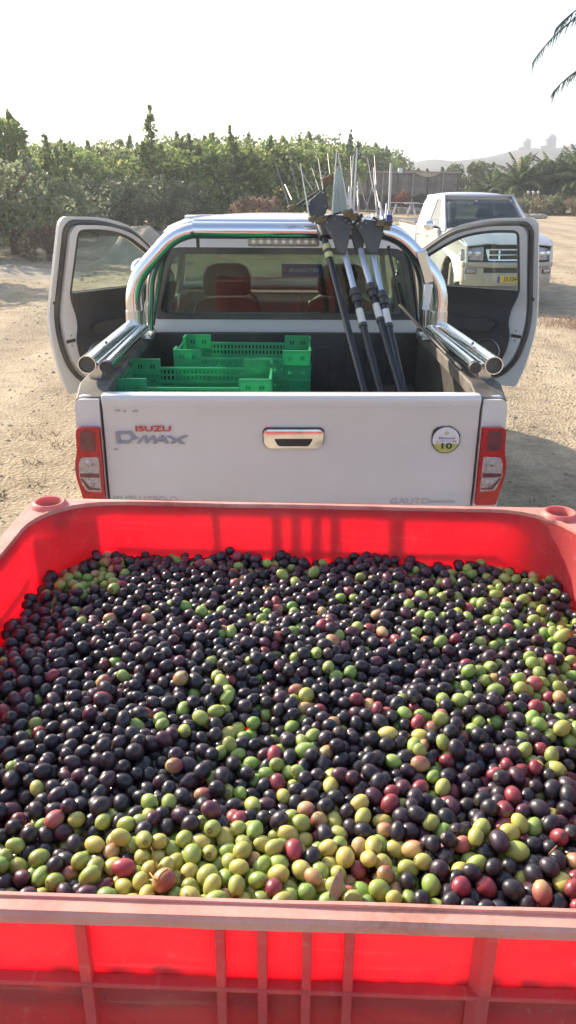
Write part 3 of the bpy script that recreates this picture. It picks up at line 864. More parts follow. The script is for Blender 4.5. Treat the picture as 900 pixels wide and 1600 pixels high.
# ------------------------------------------------------------------ red harvest bin
RIM_Z = CAM_Z - .665
BX, BY, BYAW = .016, 1.115, R(-1.75)
BW, BD = .60, .544              # outer half width / depth
IW, ID = .570, .524             # inner half width / depth
def bin_mat(name, dcol, dcol2, tcol, tw, dust):
    m = bpy.data.materials.new(name); m.use_nodes = True
    n, l = m.node_tree.nodes, m.node_tree.links
    p = n['Principled BSDF']; p.inputs['Roughness'].default_value = .5; p.inputs['Specular IOR Level'].default_value = .35
    tc = n.new('ShaderNodeTexCoord')
    def nz(s_, d=8, ro=.65):
        q = n.new('ShaderNodeTexNoise'); q.inputs['Scale'].default_value = s_; q.inputs['Detail'].default_value = d; q.inputs['Roughness'].default_value = ro
        l.new(tc.outputs['Object'], q.inputs['Vector']); return q.outputs[0]
    def mixc(f, a, b_):
        x = n.new('ShaderNodeMix'); x.data_type = 'RGBA'; l.new(f, x.inputs[0])
        for k, q in ((6, a), (7, b_)):
            if isinstance(q, tuple): x.inputs[k].default_value = (*q, 1)
            else: l.new(q, x.inputs[k])
        return x.outputs[2]
    def rng(s_, a, b_, c, d):
        q = n.new('ShaderNodeMapRange'); q.inputs[1].default_value = a; q.inputs[2].default_value = b_; q.inputs[3].default_value = c; q.inputs[4].default_value = d
        l.new(s_, q.inputs[0]); return q.outputs[0]
    base = mixc(rng(nz(6), .35, .65, 0, 1), dcol, dcol2)
    base = mixc(rng(nz(38, 8, .75), .52, .75, 0, dust), base, (.50, .33, .20))
    base = mixc(rng(nz(4.5, 8, .8), .66 - .16 * dust, .80 - .16 * dust, 0, min(.9, dust)), base, (.30, .15, .08))
    for sc_ in ((3, 60, 60), (70, 4, 40)):
        mp = n.new('ShaderNodeMapping'); mp.inputs['Scale'].default_value = sc_; mp.inputs['Rotation'].default_value = (.3, .4, .5); l.new(tc.outputs['Object'], mp.inputs[0])
        q = n.new('ShaderNodeTexNoise'); q.inputs['Scale'].default_value = 1.4; q.inputs['Detail'].default_value = 5; l.new(mp.outputs[0], q.inputs['Vector'])
        base = mixc(rng(q.outputs[0], .62, .70, 0, .45), base, (.62, .42, .38))
    l.new(base, p.inputs['Base Color'])
    l.new(rng(nz(14), .3, .7, .38, .62), p.inputs['Roughness'])
    bp = n.new('ShaderNodeBump'); bp.inputs['Strength'].default_value = .35; bp.inputs['Distance'].default_value = .003
    l.new(nz(45, 8, .7), bp.inputs['Height']); l.new(bp.outputs[0], p.inputs['Normal'])
    if tw > 0:
        t = n.new('ShaderNodeBsdfTranslucent'); l.new(mixc(rng(nz(9), .3, .7, 0, 1), tcol, tuple(c * .88 for c in tcol)), t.inputs[0])
        ms = n.new('ShaderNodeMixShader'); ms.inputs[0].default_value = tw
        l.new(p.outputs[0], ms.inputs[1]); l.new(t.outputs[0], ms.inputs[2]); l.new(ms.outputs[0], n['Material Output'].inputs[0])
    return m
M['binwall'] = bin_mat('red_bin_plastic', (.52, .11, .13), (.62, .20, .20), (.97, .045, .115), .68, .5)
M['binrib'] = bin_mat('red_bin_rib_plastic', (.48, .10, .115), (.58, .20, .19), (.97, .06, .10), .55, .55)
M['binrim'] = bin_mat('sun_bleached_rim_plastic', (.62, .26, .22), (.72, .42, .34), (.95, .12, .09), .22, .8)

M['binsocket'] = bin_mat('red_socket_plastic', (.55, .13, .12), (.66, .28, .24), (.95, .07, .08), .3, .6)
bin_ = thing('harvest_bin', 'big red plastic harvest bin filled with olives, behind the white pickup', 'bin', (BX, BY, 0), BYAW)
BINM = Matrix.Translation((BX, BY, 0)) @ Matrix.Rotation(BYAW, 4, 'Z')

def rrect(hx, hy, r, n=8):
    out = []
    for cx, cy, a0 in ((hx - r, hy - r, 0), (-hx + r, hy - r, PI / 2), (-hx + r, -hy + r, PI), (hx - r, -hy + r, 1.5 * PI)):
        for i in range(n + 1):
            a = a0 + PI / 2 * i / n
            out.append((cx + r * math.cos(a), cy + r * math.sin(a)))
    return out
def dens(lp, k=6):
    out = []
    for i in range(len(lp)):
        a, b_ = lp[i], lp[(i + 1) % len(lp)]
        d = math.hypot(a[0] - b_[0], a[1] - b_[1]); m_ = max(1, int(d / .03))
        for j in range(m_): out.append((a[0] + (b_[0] - a[0]) * j / m_, a[1] + (b_[1] - a[1]) * j / m_))
    return out
def wob(x, y, s_=1.0): return .0022 * s_ * noise.noise(Vector((x * 5, y * 5, 1))) + .0007 * noise.noise(Vector((x * 22, y * 22, 5)))
WR = .155                      # inner corner radius
# wall: a real 5 mm skin with a slight inward taper
def wall_part():
    b = MB(); zt, zb = RIM_Z - .006, RIM_Z - .76
    N = 60
    def ring(off, z):
        k = .02 * (RIM_Z - z) / .76 * 1.5
        lp = dens(rrect(IW + off - k, ID + off - k, WR + off))
        return [(x + wob(z, x + y, 1), y + wob(x, z, 1), z) for x, y in lp]
    # same number of points for inner and outer ring
    def ringN(off, z):
        k = .02 * (RIM_Z - z) / .76 * 1.5
        base = rrect(IW, ID, WR); out = []
        d = dens(base)
        for x, y in d:
            # outward normal of the rounded rectangle
            cx = max(-(IW - WR), min(IW - WR, x)); cy = max(-(ID - WR), min(ID - WR, y))
            v = Vector((x - cx, y - cy)); v = v.normalized() if v.length > 1e-6 else Vector((0, 0))
            q = off - k + wob(x * 2 + z, y * 2 + z, .8)
            out.append((x + v.x * q, y + v.y * q, z))
        return out
    zs = [zt - (zt - zb) * i / 10 for i in range(11)]
    rings = [ringN(0, z) for z in zs] + [ringN(.005, z) for z in reversed(zs)]
    rings.append(rings[0])
    b.loft(rings, caps=False)
    return b.build('wall', 'binwall', bin_, smooth=60)
wall_part()
b = MB(); b.plate(rrect(IW - .025, ID - .025, WR), [], .012, lambda u, v, w_: (u, v, RIM_Z - .765 + w_)); b.build('floor', 'binrib', bin_)

# rim: flat band with a lip, wider in the corners; warped a little as old plastic is
def rim_part():
    b = MB()
    outer = dens(rrect(BW, BD, .045)); inner = dens(rrect(IW, ID, WR))
    # holes for the stacking sockets
    holes = [[(sx * (BW - .046) + .027 * math.cos(-2 * PI * i / 18), sy * (BD - .044) + .027 * math.sin(-2 * PI * i / 18)) for i in range(18)] for sx in (-1, 1) for sy in (-1, 1)]
    b.plate(outer, [inner[::-1]] + holes, .006, lambda u, v, w_: (u, v, RIM_Z - .006 + w_ + wob(u, v)))
    # outward lip hanging down
    n = len(outer); rings = []
    for off, dz in ((0, 0), (.0035, -.003), (.0035, -.013), (-.002, -.015), (-.002, -.004)):
        r_ = []
        for x, y in outer:
            cx = max(-(BW - .045), min(BW - .045, x)); cy = max(-(BD - .045), min(BD - .045, y))
            v = Vector((x - cx, y - cy)); v = v.normalized() if v.length > 1e-6 else Vector((0, 0))
            r_.append((x + v.x * off, y + v.y * off, RIM_Z + dz + wob(x, y) + .0008 * noise.noise(Vector((x * 60, y * 60, dz)))))
        rings.append(r_)
    rings.append(rings[0])
    b.loft(rings, caps=False)
    # thin raised inner edge
    rings = []
    for off, dz in ((.0, -.001), (.0005, .0028), (.0045, .0028), (.005, -.001)):
        r_ = []
        for x, y in inner:
            cx = max(-(IW - WR), min(IW - WR, x)); cy = max(-(ID - WR), min(ID - WR, y))
            v = Vector((x - cx, y - cy)); v = v.normalized() if v.length > 1e-6 else Vector((0, 0))
            r_.append((x + v.x * off, y + v.y * off, RIM_Z + dz + wob(x, y)))
        rings.append(r_)
    rings.append(rings[0]); b.loft(rings, caps=False)
    return b.build('rim', 'binrim', bin_, smooth=35)
rim_part()
# raised stacking sockets in the corners
for sx in (-1, 1):
    for sy in (-1, 1):
        cx, cy = sx * (BW - .046), sy * (BD - .044)
        b = MB(); rings = []
        for rr, dz in ((.040, 0), (.037, .007), (.032, .0105), (.028, .0095), (.0255, .002), (.023, -.04), (.020, -.04), (.020, -.046), (.0245, -.046), (.028, -.003)):
            rings.append([(cx + rr * math.cos(a) * (1.0), cy + rr * math.sin(a), RIM_Z + dz + wob(cx, cy)) for a in [2 * PI * i / 28 for i in range(28)]])
        rings.append(rings[0]); b.loft(rings, caps=False)
        b.tube([(cx, cy, RIM_Z - .04), (cx, cy, RIM_Z - .044)], .0222, 20)
        s_ = b.build('corner_socket', 'binsocket', bin_, smooth=40)
        b = MB(); b.tube([(cx, cy, RIM_Z - .039), (cx, cy, RIM_Z - .012)], [.013, .010], 14); b.build('socket_peg', 'binrib', s_, smooth=40)
        # corner post outside the wall
        b = MB()
        px_, py_ = sx * (BW - .012), sy * (BD - .012)
        lp = [(px_, py_ - sy * .12), (px_, py_), (px_ - sx * .12, py_), (px_ - sx * .12, py_ - sy * .006), (px_ - sx * .010, py_ - sy * .010), (px_ - sx * .006, py_ - sy * .12)]
        lp = rpoly(lp, [.001, .03, .001, .001, .03, .001], 4)
        b.plate(lp, [], .73, lambda u, v, w_: (u, v, RIM_Z - .76 + w_))
        b.build('corner_post', 'binrib', bin_)
# ribs and shelves on the outside of the walls
def rib(a, b_, wd, dp, horiz=False):
    q = MB(); q.bar(a, b_, wd, dp, up=(0, 1, 0)); return q
for sy in (-1, 1):
    yo = sy * (BD - .004); yi = sy * (ID + .003); yc = (yo + yi) / 2
    for x in (-.205, -.065, -.0225, .0225, .065, .205):
        b = MB(); wide = abs(x) > .1
        w2 = .005 if not wide else .006
        z0, z1 = RIM_Z - .755, RIM_Z - .0075
        if wide:   # angled rib: wedge that is wider at the wall
            s_ = 1 if x > 0 else -1
            b.add([(x - w2, yo, z0), (x + w2, yo, z0), (x + w2 - s_ * .0, yi, z0), (x - w2 - s_ * .010, yi, z0), (x - w2, yo, z1), (x + w2, yo, z1), (x + w2 - s_ * .0, yi, z1), (x - w2 - s_ * .010, yi, z1)],
                  [(0, 1, 5, 4), (1, 2, 6, 5), (2, 3, 7, 6), (3, 0, 4, 7), (0, 3, 2, 1), (4, 5, 6, 7)])
        else:
            b.box((x, yc, (z0 + z1) / 2), (w2 * 2, abs(yo - yi), z1 - z0))
        b.build('rib', 'binrib', bin_, bevel=.0015)
    for i, dz in enumerate((.108, .235, .42, .60)):
        b = MB(); b.box((0, yc + sy * .0005, RIM_Z - dz), (BW * 2 - .34, abs(yo - yi) + .001, .006)); b.build('shelf', 'binrib', bin_, bevel=.0015)
for sx in (-1, 1):
    xo = sx * (BW - .004); xi = sx * (IW + .003); xc = (xo + xi) / 2
    for y in (-.19, -.065, -.0225, .0225, .065, .19):
        b = MB(); b.box((xc, y, RIM_Z - .381), (abs(xo - xi), .010, .747)); b.build('rib', 'binrib', bin_, bevel=.0015)
    for dz in (.108, .235, .42, .60):
        b = MB(); b.box((xc + sx * .0005, 0, RIM_Z - dz), (abs(xo - xi) + .001, BD * 2 - .34, .006)); b.build('shelf', 'binrib', bin_, bevel=.0015)

# ------------------------------------------------------------------ olives: dropped one by one into the bin until they rest
def olive_material():
    m = bpy.data.materials.new('olive_skin'); m.use_nodes = True
    n, l = m.node_tree.nodes, m.node_tree.links
    p = n['Principled BSDF']
    a = n.new('ShaderNodeAttribute'); a.attribute_name = 'tint'
    tc = n.new('ShaderNodeTexCoord'); nz = n.new('ShaderNodeTexNoise'); nz.inputs['Scale'].default_value = 90; nz.inputs['Detail'].default_value = 6
    l.new(tc.outputs['Object'], nz.inputs['Vector'])
    n2 = n.new('ShaderNodeTexNoise'); n2.inputs['Scale'].default_value = 700; n2.inputs['Detail'].default_value = 3
    l.new(tc.outputs['Object'], n2.inputs['Vector'])
    mr = n.new('ShaderNodeMapRange'); mr.inputs[1].default_value = .35; mr.inputs[2].default_value = .75; mr.inputs[3].default_value = .0; mr.inputs[4].default_value = .14
    l.new(nz.outputs[0], mr.inputs[0])
    mx = n.new('ShaderNodeMix'); mx.data_type = 'RGBA'; l.new(mr.outputs[0], mx.inputs[0]); l.new(a.outputs['Color'], mx.inputs[6]); mx.inputs[7].default_value = (.17, .17, .19, 1)
    m3 = n.new('ShaderNodeMapRange'); m3.inputs[1].default_value = .62; m3.inputs[2].default_value = .72; m3.inputs[3].default_value = 0; m3.inputs[4].default_value = .25
    l.new(n2.outputs[0], m3.inputs[0])
    my = n.new('ShaderNodeMix'); my.data_type = 'RGBA'; l.new(m3.outputs[0], my.inputs[0]); l.new(mx.outputs[2], my.inputs[6]); my.inputs[7].default_value = (.30, .26, .22, 1)
    l.new(my.outputs[2], p.inputs['Base Color'])
    r_ = n.new('ShaderNodeMapRange'); r_.inputs[1].default_value = .3; r_.inputs[2].default_value = .7; r_.inputs[3].default_value = .24; r_.inputs[4].default_value = .44
    l.new(nz.outputs[0], r_.inputs[0]); l.new(r_.outputs[0], p.inputs['Roughness'])
    p.inputs['Specular IOR Level'].default_value = .5
    b_ = n.new('ShaderNodeBump'); b_.inputs['Strength'].default_value = .15; b_.inputs['Distance'].default_value = .0006
    l.new(nz.outputs[0], b_.inputs['Height']); l.new(b_.outputs[0], p.inputs['Normal'])
    return m
M['olive'] = olive_material()

def surf_h(x, y):
    """wanted height of the heap below the rim, bin coordinates"""
    ex = max(0, (abs(x) - .38) / .18); ey = max(0, (y - .25) / .26)
    h = -.096 - .028 * ex ** 1.5 - .008 * ey ** 1.3 + (.012 if x > 0 else 0) * max(0, .3 - y)
    h += .012 * math.exp(-((x - .05) ** 2 + (y + .05) ** 2) / .10)
    return h + .007 * noise.noise(Vector((x * 5, y * 5, 2)))

def drop_olives(N=9000, seed=11):
    rg = np.random.RandomState(seed)
    cell = .03; grid = {}
    pos = np.zeros((N, 4)); cnt = 0
    hx, hy, rc = IW - .006, ID - .006, WR
    def inside(x, y, r):
        ax, ay = abs(x), abs(y)
        if ax > hx - r or ay > hy - r: return False
        dx, dy = ax - (hx - rc), ay - (hy - rc)
        if dx > 0 and dy > 0 and dx * dx + dy * dy > (rc - r) ** 2: return False
        return True
    def neigh(x, y):
        i, j = int(math.floor(x / cell)), int(math.floor(y / cell)); out = []
        for a in (i - 1, i, i + 1):
            for b_ in (j - 1, j, j + 1):
                q = grid.get((a, b_))
                if q: out += q
        return out
    def rest(x, y, r, nb, floor):
        z = floor
        for k in nb:
            px, py, pz, pr = pos_l[k]
            d2 = (px - x) ** 2 + (py - y) ** 2; s_ = (r + pr) * .97
            if d2 < s_ * s_:
                t = pz + math.sqrt(s_ * s_ - d2)
                if t > z: z = t
        return z
    pos_l = []
    tries = 0
    while len(pos_l) < N and tries < N * 2.6:
        tries += 1
        r = .0090 + .0029 * rg.beta(1.8, 2.2) + (.0014 if rg.rand() < .12 else 0)
        x, y = rg.uniform(-hx + r, hx - r), rg.uniform(-hy + r, hy - r)
        if not inside(x, y, r): continue
        base = surf_h(x, y) - .064
        nb = neigh(x, y); z = rest(x, y, r, nb, base)
        st = r * .7
        for it in range(16):
            best = None
            a0 = rg.uniform(0, 6.28)
            for q in range(5):
                a = a0 + q * 1.2566
                nx, ny = x + st * math.cos(a), y + st * math.sin(a)
                if not inside(nx, ny, r): continue
                nz_ = rest(nx, ny, r, neigh(nx, ny), surf_h(nx, ny) - .064)
                if nz_ < z - 1e-5 and (best is None or nz_ < best[2]): best = (nx, ny, nz_)
            if best: x, y, z = best
            else:
                st *= .55
                if st < .0006: break
        if z > surf_h(x, y) + .006: continue
        pos_l.append((x, y, z, r))
        grid.setdefault((int(math.floor(x / cell)), int(math.floor(y / cell))), []).append(len(pos_l) - 1)
    return pos_l
import time as _t
_t0 = _t.time()
OL = drop_olives()
print('olives', len(OL), 'in', round(_t.time() - _t0, 1), 's')

# skin colours (true colours of the fruit)
def olive_color(x, y, rg_):
    """kind and colour; greens gather towards the near right and in patches"""
    n1 = noise.noise(Vector((x * 5.5, y * 5.5, 8.3))); n2 = noise.noise(Vector((x * 14, y * 14, 1.7)))
    g = .04 + .38 * max(0, n1 + .02) + .26 * max(0, n2)
    near = max(0, min(1, (-y - .26) / .12))
    if x > -.26: g += .66 * near * (1 if x < .13 else .28) * (1.1 if -.2 < x < .1 else .9)
    else: g += .22 * near
    g += .30 * max(0, min(1, (x - .14) / .3)) * (1 if y > -.2 else .3)
    if x < -.15 and y > -.25: g -= .05
    if (x + .44) ** 2 + (y - .40) ** 2 < .006: g += .6
    t = rg_.random()
    red = .035 + .12 * max(0, min(1, (x - .0) / .4)) * max(0, min(1, (-y + .15) / .4))
    turn = .022 + .06 * near
    if t < g: return 'green'
    if t < g + turn: return 'turning'
    if t < g + turn + red: return 'red'
    return 'dark' if rg_.random() < .84 else 'wine'
def skin(kind, rg_, y=0):
    u = rg_.random()
    if kind == 'green':
        yel = rg_.random() ** 1.2 if y < -.25 else rg_.random() * .55
        a = Vector((.19, .31, .055)).lerp(Vector((.43, .37, .09)), yel); return a * (.8 + .4 * u), None
    if kind == 'turning':
        return Vector((.46, .30, .12)) * (.85 + .3 * u), Vector((.36, .09, .08)) * (.7 + .5 * u)
    if kind == 'red':
        return Vector((.16, .018, .03)) * (.6 + .8 * u), Vector((.27, .035, .045)) * (.7 + .5 * u)
    if kind == 'wine':
        return Vector((.075, .016, .030)) * (.7 + .7 * u), Vector((.03, .012, .022))
    return Vector((.013, .011, .015)) * (.6 + .8 * u), Vector((.024, .012, .018)) * (.6 + .8 * u)

def olive_unit(nseg, nring, rg_):
    """unit olive along local X: egg shape, small pit at the stem end"""
    vs = []
    asym = rg_.uniform(-.07, .09)
    for i in range(nring + 1):
        t = PI * i / nring
        cx = -math.cos(t); rr = math.sin(t) * (1 + asym * cx)
        if i == nring: cx -= .10
        if i == nring - 1: cx += .0
        for j in range(nseg if 0 < i < nring else 1):
            a = 2 * PI * j / nseg
            k = 1 + .025 * math.sin(2 * a + asym * 30)
            vs.append(Vector((cx, rr * math.cos(a) * k, rr * math.sin(a) * k)))
    fs = []
    o = lambda i, j: 0 if i == 0 else (1 + (nring - 1) * nseg if i == nring else 1 + (i - 1) * nseg + j % nseg)
    for i in range(nring):
        for j in range(nseg):
            if i == 0: fs.append((0, o(1, j + 1), o(1, j)))
            elif i == nring - 1: fs.append((o(i, j), o(i, j + 1), o(nring, 0)))
            else: fs.append((o(i, j), o(i, j + 1), o(i + 1, j + 1), o(i + 1, j)))
    return vs, fs
def tint_of(v, c1, c2, axis, k):
    if v.x > .93: return (.10, .07, .035)
    if c2 is None: 
        f = .93 + .14 * (v.dot(axis) * .5 + .5); return (c1.x * f, c1.y * f, c1.z * f)
    t = max(0, min(1, .5 + v.dot(axis) * .9 + k)); c = c1.lerp(c2, t); return (c.x, c.y, c.z)

rg_ = random.Random(77)
data = []
for x, y, z, r in OL:
    kind = olive_color(x, y, rg_)
    az = rg_.uniform(0, PI * 2); ti = rg_.gauss(0, .45)
    rot = Matrix.Rotation(az, 3, 'Z') @ Matrix.Rotation(ti, 3, 'Y') @ Matrix.Rotation(rg_.uniform(0, 6.28), 3, 'X')
    el = rg_.uniform(1.12, 1.38) if kind != 'dark' else rg_.uniform(1.08, 1.34)
    wpos = BINM @ Vector((x, y, RIM_Z + z))
    data.append(dict(kind=kind, rot=rot, r=r, el=el, w=wpos, l=(x, y, z)))
# which ones show largest: in the frame, not hidden by others, near
camp = Vector((0, 0, CAM_Z))
W_ = np.array([d['w'][:] for d in data]); Rr = np.array([d['r'] for d in data])
inv = CAM_ROT.transposed()
cand = []
for i, d in enumerate(data):
    c = inv @ (d['w'] - camp)
    px, py = 450 + F * c.x / -c.z, 800 - F * c.y / -c.z
    if not (4 < px < 896 and py < 1391): continue
    ray = np.array((d['w'] - camp)[:]); L = np.linalg.norm(ray); u = ray / L
    rel = W_ - np.array(camp[:]); s_ = rel @ u
    dist = np.linalg.norm(rel - np.outer(s_, u), axis=1)
    occ = ((s_ < L - .004) & (s_ > L - .12) & (dist < Rr * 1.0)).sum()
    if occ: continue
    cand.append((d['r'] / -c.z, i, px, py))
cand.sort(reverse=True)
NAMED = {i: (px, py) for _, i, px, py in cand[:300]}
print('visible olives', len(cand))

# the many others: one heap
def heap(name, label, idx):
    us = {}
    V, Fq, C = [], [], []; off = 0
    hi = [olive_unit(16, 10, random.Random(s_)) for s_ in range(6)]
    lo = [olive_unit(10, 7, random.Random(s_)) for s_ in range(6)]
    hin = [np.array([v[:] for v in u[0]]) for u in hi]; lon = [np.array([v[:] for v in u[0]]) for u in lo]
    vis = {c[1] for c in cand}
    Vs, Fs, Cs = [], [], []
    for i in idx:
        d = data[i]; k = rg_.randrange(6)
        U, Fu = (hin[k], hi[k][1]) if i in vis else (lon[k], lo[k][1])
        el = d['el']; rr = d['r']
        A = np.array([list(rw) for rw in d['rot']])
        c1, c2 = skin(d['kind'], rg_, d['l'][1])
        ax = np.array(Vector((rg_.gauss(0, 1), rg_.gauss(0, 1), rg_.gauss(0, 1))).normalized()[:]); kk = rg_.uniform(-.3, .3)
        pts = (U * np.array([rr * el, rr, rr])) @ A.T + np.array([d['l'][0], d['l'][1], d['l'][2] + RIM_Z])
        if c2 is None:
            f = (.93 + .14 * ((U @ ax) * .5 + .5))[:, None]; col = f * np.array(c1[:])
        else:
            t = np.clip(.5 + (U @ ax) * .9 + kk, 0, 1)[:, None]; col = (1 - t) * np.array(c1[:]) + t * np.array(c2[:])
        col[U[:, 0] > .93] = (.10, .07, .035)
        Vs.append(pts); Cs.append(np.hstack([col, np.ones((len(col), 1))]))
        Fs.extend([tuple(q + off for q in f_) for f_ in Fu]); off += len(U)
    me = bpy.data.meshes.new(name)
    me.from_pydata(np.vstack(Vs).tolist(), [], Fs)
    me.materials.append(M['olive'])
    at = me.color_attributes.new('tint', 'FLOAT_COLOR', 'POINT'); at.data.foreach_set('color', np.vstack(Cs).ravel())
    me.polygons.foreach_set('use_smooth', [True] * len(me.polygons))
    o = bpy.data.objects.new(name, me); COL.objects.link(o)
    o.matrix_world = BINM
    return tag(o, label, 'olives', kind='stuff')
heap('olives', 'dense heap of black, wine-red and green olives filling the middle and back of the red bin', [i for i in range(len(data)) if i not in NAMED])

# the 300 largest in the picture, one object each
VAR = {}
for kind, nv in (('dark', 9), ('wine', 6), ('red', 7), ('turning', 6), ('green', 14)):
    VAR[kind] = []
    for q in range(nv):
        rr_ = random.Random(hash(kind) % 1 + q * 13 + len(kind) * 101)
        vs, fs = olive_unit(22, 14, rr_)
        c1, c2 = skin(kind, rr_, -.5 if q % 3 else 0)
        if kind == 'green':
            yel = q / (nv - 1); c1 = Vector((.23, .33, .06)).lerp(Vector((.50, .41, .10)), yel)
        ax = Vector((rr_.gauss(0, 1), rr_.gauss(0, 1), rr_.gauss(0, 1))).normalized(); kk = rr_.uniform(-.3, .3)
        b = MB(); b.add(vs, fs)
        b.c = [tint_of(v, c1, c2, ax, kk) for v in vs]
        sub = 'lime' if kind == 'green' and q < 6 else kind
        VAR[kind].append((b.mesh('olive', 'olive', smooth=True, recalc=False), sub))
WORDS = {'dark': ('black olive', 'glossy black olives'), 'wine': ('wine-coloured olive', 'wine-coloured olives'), 'red': ('crimson olive', 'crimson olives'),
         'turning': ('pinkish olive', 'half-ripe olives'), 'green': ('yellow-green olive', 'yellow-green olives'), 'lime': ('green olive', 'fresh green olives')}
rows = sorted(NAMED.items(), key=lambda kv: -kv[1][1])
def place_words(px, py):
    for y, a in ((1362, 'touching near rim'), (1335, 'just behind near rim'), (1305, 'second row behind near rim'), (1270, 'third band behind near rim'), (1235, 'fourth band behind near rim'), (1190, 'fifth band behind near rim'), (0, 'far behind near rim')):
        if py > y: break
    for x, b_ in ((60, 'at left picture edge'), (115, 'over leftmost rib'), (175, 'right of leftmost rib'), (228, 'left of the forked twig'), (285, 'by the forked twig'), (345, 'left of middle ribs'),
                  (412, 'over first gap of middle ribs'), (480, 'over second gap of middle ribs'), (548, 'over third gap of middle ribs'), (605, 'right of middle ribs'), (665, 'farther right of middle ribs'),
                  (725, 'left of rightmost rib'), (785, 'over rightmost rib'), (845, 'right of rightmost rib'), (999, 'at right picture edge')):
        if px < x: break
    return a + ', ' + b_
byl = {}
for i, (px, py) in rows:
    d = data[i]
    me, sub = VAR[d['kind']][rg_.randrange(len(VAR[d['kind']]))]
    byl.setdefault(WORDS[sub][0] + ', ' + place_words(px, py), []).append((px, py, i, me, sub))
NTH = ['first', 'second', 'third', 'fourth', 'fifth', 'sixth', 'seventh', 'eighth', 'ninth']
NUM = ['', 'one', 'two', 'three', 'four', 'five', 'six', 'seven', 'eight', 'nine']
for lb, its in byl.items():
    its.sort()
    for q, (px, py, i, me, sub) in enumerate(its):
        d = data[i]; k = len(its); ex = ''
        if k == 2: ex = ', ' + ('left', 'right')[q] + ' of two'
        elif k == 3: ex = ', ' + ('leftmost', 'middle', 'rightmost')[q] + ' of three'
        elif k > 3: ex = ', ' + ('leftmost' if q == 0 else 'rightmost' if q == k - 1 else NTH[min(q, 8)]) + ' of ' + NUM[min(k, 9)]
        o = bpy.data.objects.new('olive', me); COL.objects.link(o)
        rr = d['r']
        o.matrix_world = Matrix.LocRotScale(d['w'], (Matrix.Rotation(BYAW, 3, 'Z') @ d['rot']).to_quaternion(), Vector((rr * d['el'], rr, rr)))
        tag(o, lb + ex, 'olive', WORDS[sub][1].replace('glossy ', '') + ' at the front of the heap')

# leaves and twigs among the olives
def leaf_obj(p, L, wd, az, tilt, label, col, seed, roll=0.3):
    r_ = random.Random(seed); b = MB()
    def fn(a, c):
        x = (a - .5) * L; wv = wd * math.sin(PI * a) ** .8 * (c - .5) * 2
        return (x, wv, .12 * L * math.sin(a * 2.4) + abs(c - .5) * .25 * wd), (0, 0, 1)
    b.shell(fn, 10, 4, .0005)
    m = mat('dry_leaf', col, .7, trans=.3, var=.2, vscale=60)
    o = b.build('olive_leaf', m, None, smooth=True)
    o.matrix_world = Matrix.Translation(p) @ Matrix.Rotation(az, 4, 'Z') @ Matrix.Rotation(tilt, 4, 'Y') @ Matrix.Rotation(roll, 4, 'X')
    tag(o, label, 'leaf')
def on_heap(px, py, up=.012):
    """point on the olive surface seen at the pixel"""
    o = camp; d = (P(px, py, 1.0) - o).normalized()
    rel = W_ - np.array(o[:]); s_ = rel @ np.array(d[:])
    dist = np.linalg.norm(rel - np.outer(s_, np.array(d[:])), axis=1)
    ok = dist < Rr * 1.3
    t = (s_[ok].min() if ok.any() else s_[dist.argmin()]) - up
    return o + d * t
leaf_obj(on_heap(236, 1352), .040, .0045, 1.9, -.95, 'upright tan dry leaf beside the brown twig near the near rim', (.42, .27, .10), 1, 1.2)
leaf_obj(on_heap(82, 945), .036, .008, 1.4, -1.0, 'dry orange leaf standing among the olives near the left wall', (.40, .22, .09), 2, 1.2)
leaf_obj(on_heap(521, 1388), .045, .008, 1.2, -.7, 'grey curled leaf standing up at the middle of the near rim', (.42, .36, .28), 3, .8)
def twig(pts, label, r_=.0011, col='twigm'):
    b = MB(); b.tube(smooth_path(pts, .01, 4), [r_] * len(smooth_path(pts, .01, 4)), 6)
    tag(b.build('twig', col, None, smooth=True), label, 'twig')
M['twigm'] = mat('brown_twig', (.36, .20, .09), .8, var=.2, vscale=90)
p0 = on_heap(246, 1396, .012); p0 = on_heap(246, 1385, .01)
twig([p0, on_heap(247, 1374, .02), on_heap(252, 1364, .022), on_heap(262, 1358, .018)], 'forked reddish-brown twig by the near rim, left of the middle', .0013)
twig([on_heap(247, 1376, .02), on_heap(240, 1372, .018), on_heap(234, 1364, .016)], 'short side twig crossing the forked reddish twig', .0009)
twig([on_heap(858, 1334, .006), on_heap(866, 1326, .016), on_heap(870, 1322, .02)], 'pale stalk on the bright yellow olive at the right', .0009)
twig([on_heap(148, 882, .012), on_heap(158, 876, .016), on_heap(160, 870, .02)], 'thin stalk standing among the olives at the far left', .0007)
twig([on_heap(278, 1003, .008), on_heap(280, 996, .016), on_heap(272, 992, .018)], 'curved pale stalk in the middle left of the heap', .0008)
twig([on_heap(840, 1188, .008), on_heap(852, 1197, .014)], 'thin pale stalk lying on the olives at the right', .0007)

# ------------------------------------------------------------------ pickups
def cab_x(z): return .845 - max(0, z - 1.22) * .30
def arch(yc, zc, r, n=10):        # points of a wheel arch from rear to front
    return [(yc - r * math.cos(PI * i / n), zc + r * math.sin(PI * i / n)) for i in range(n + 1)]

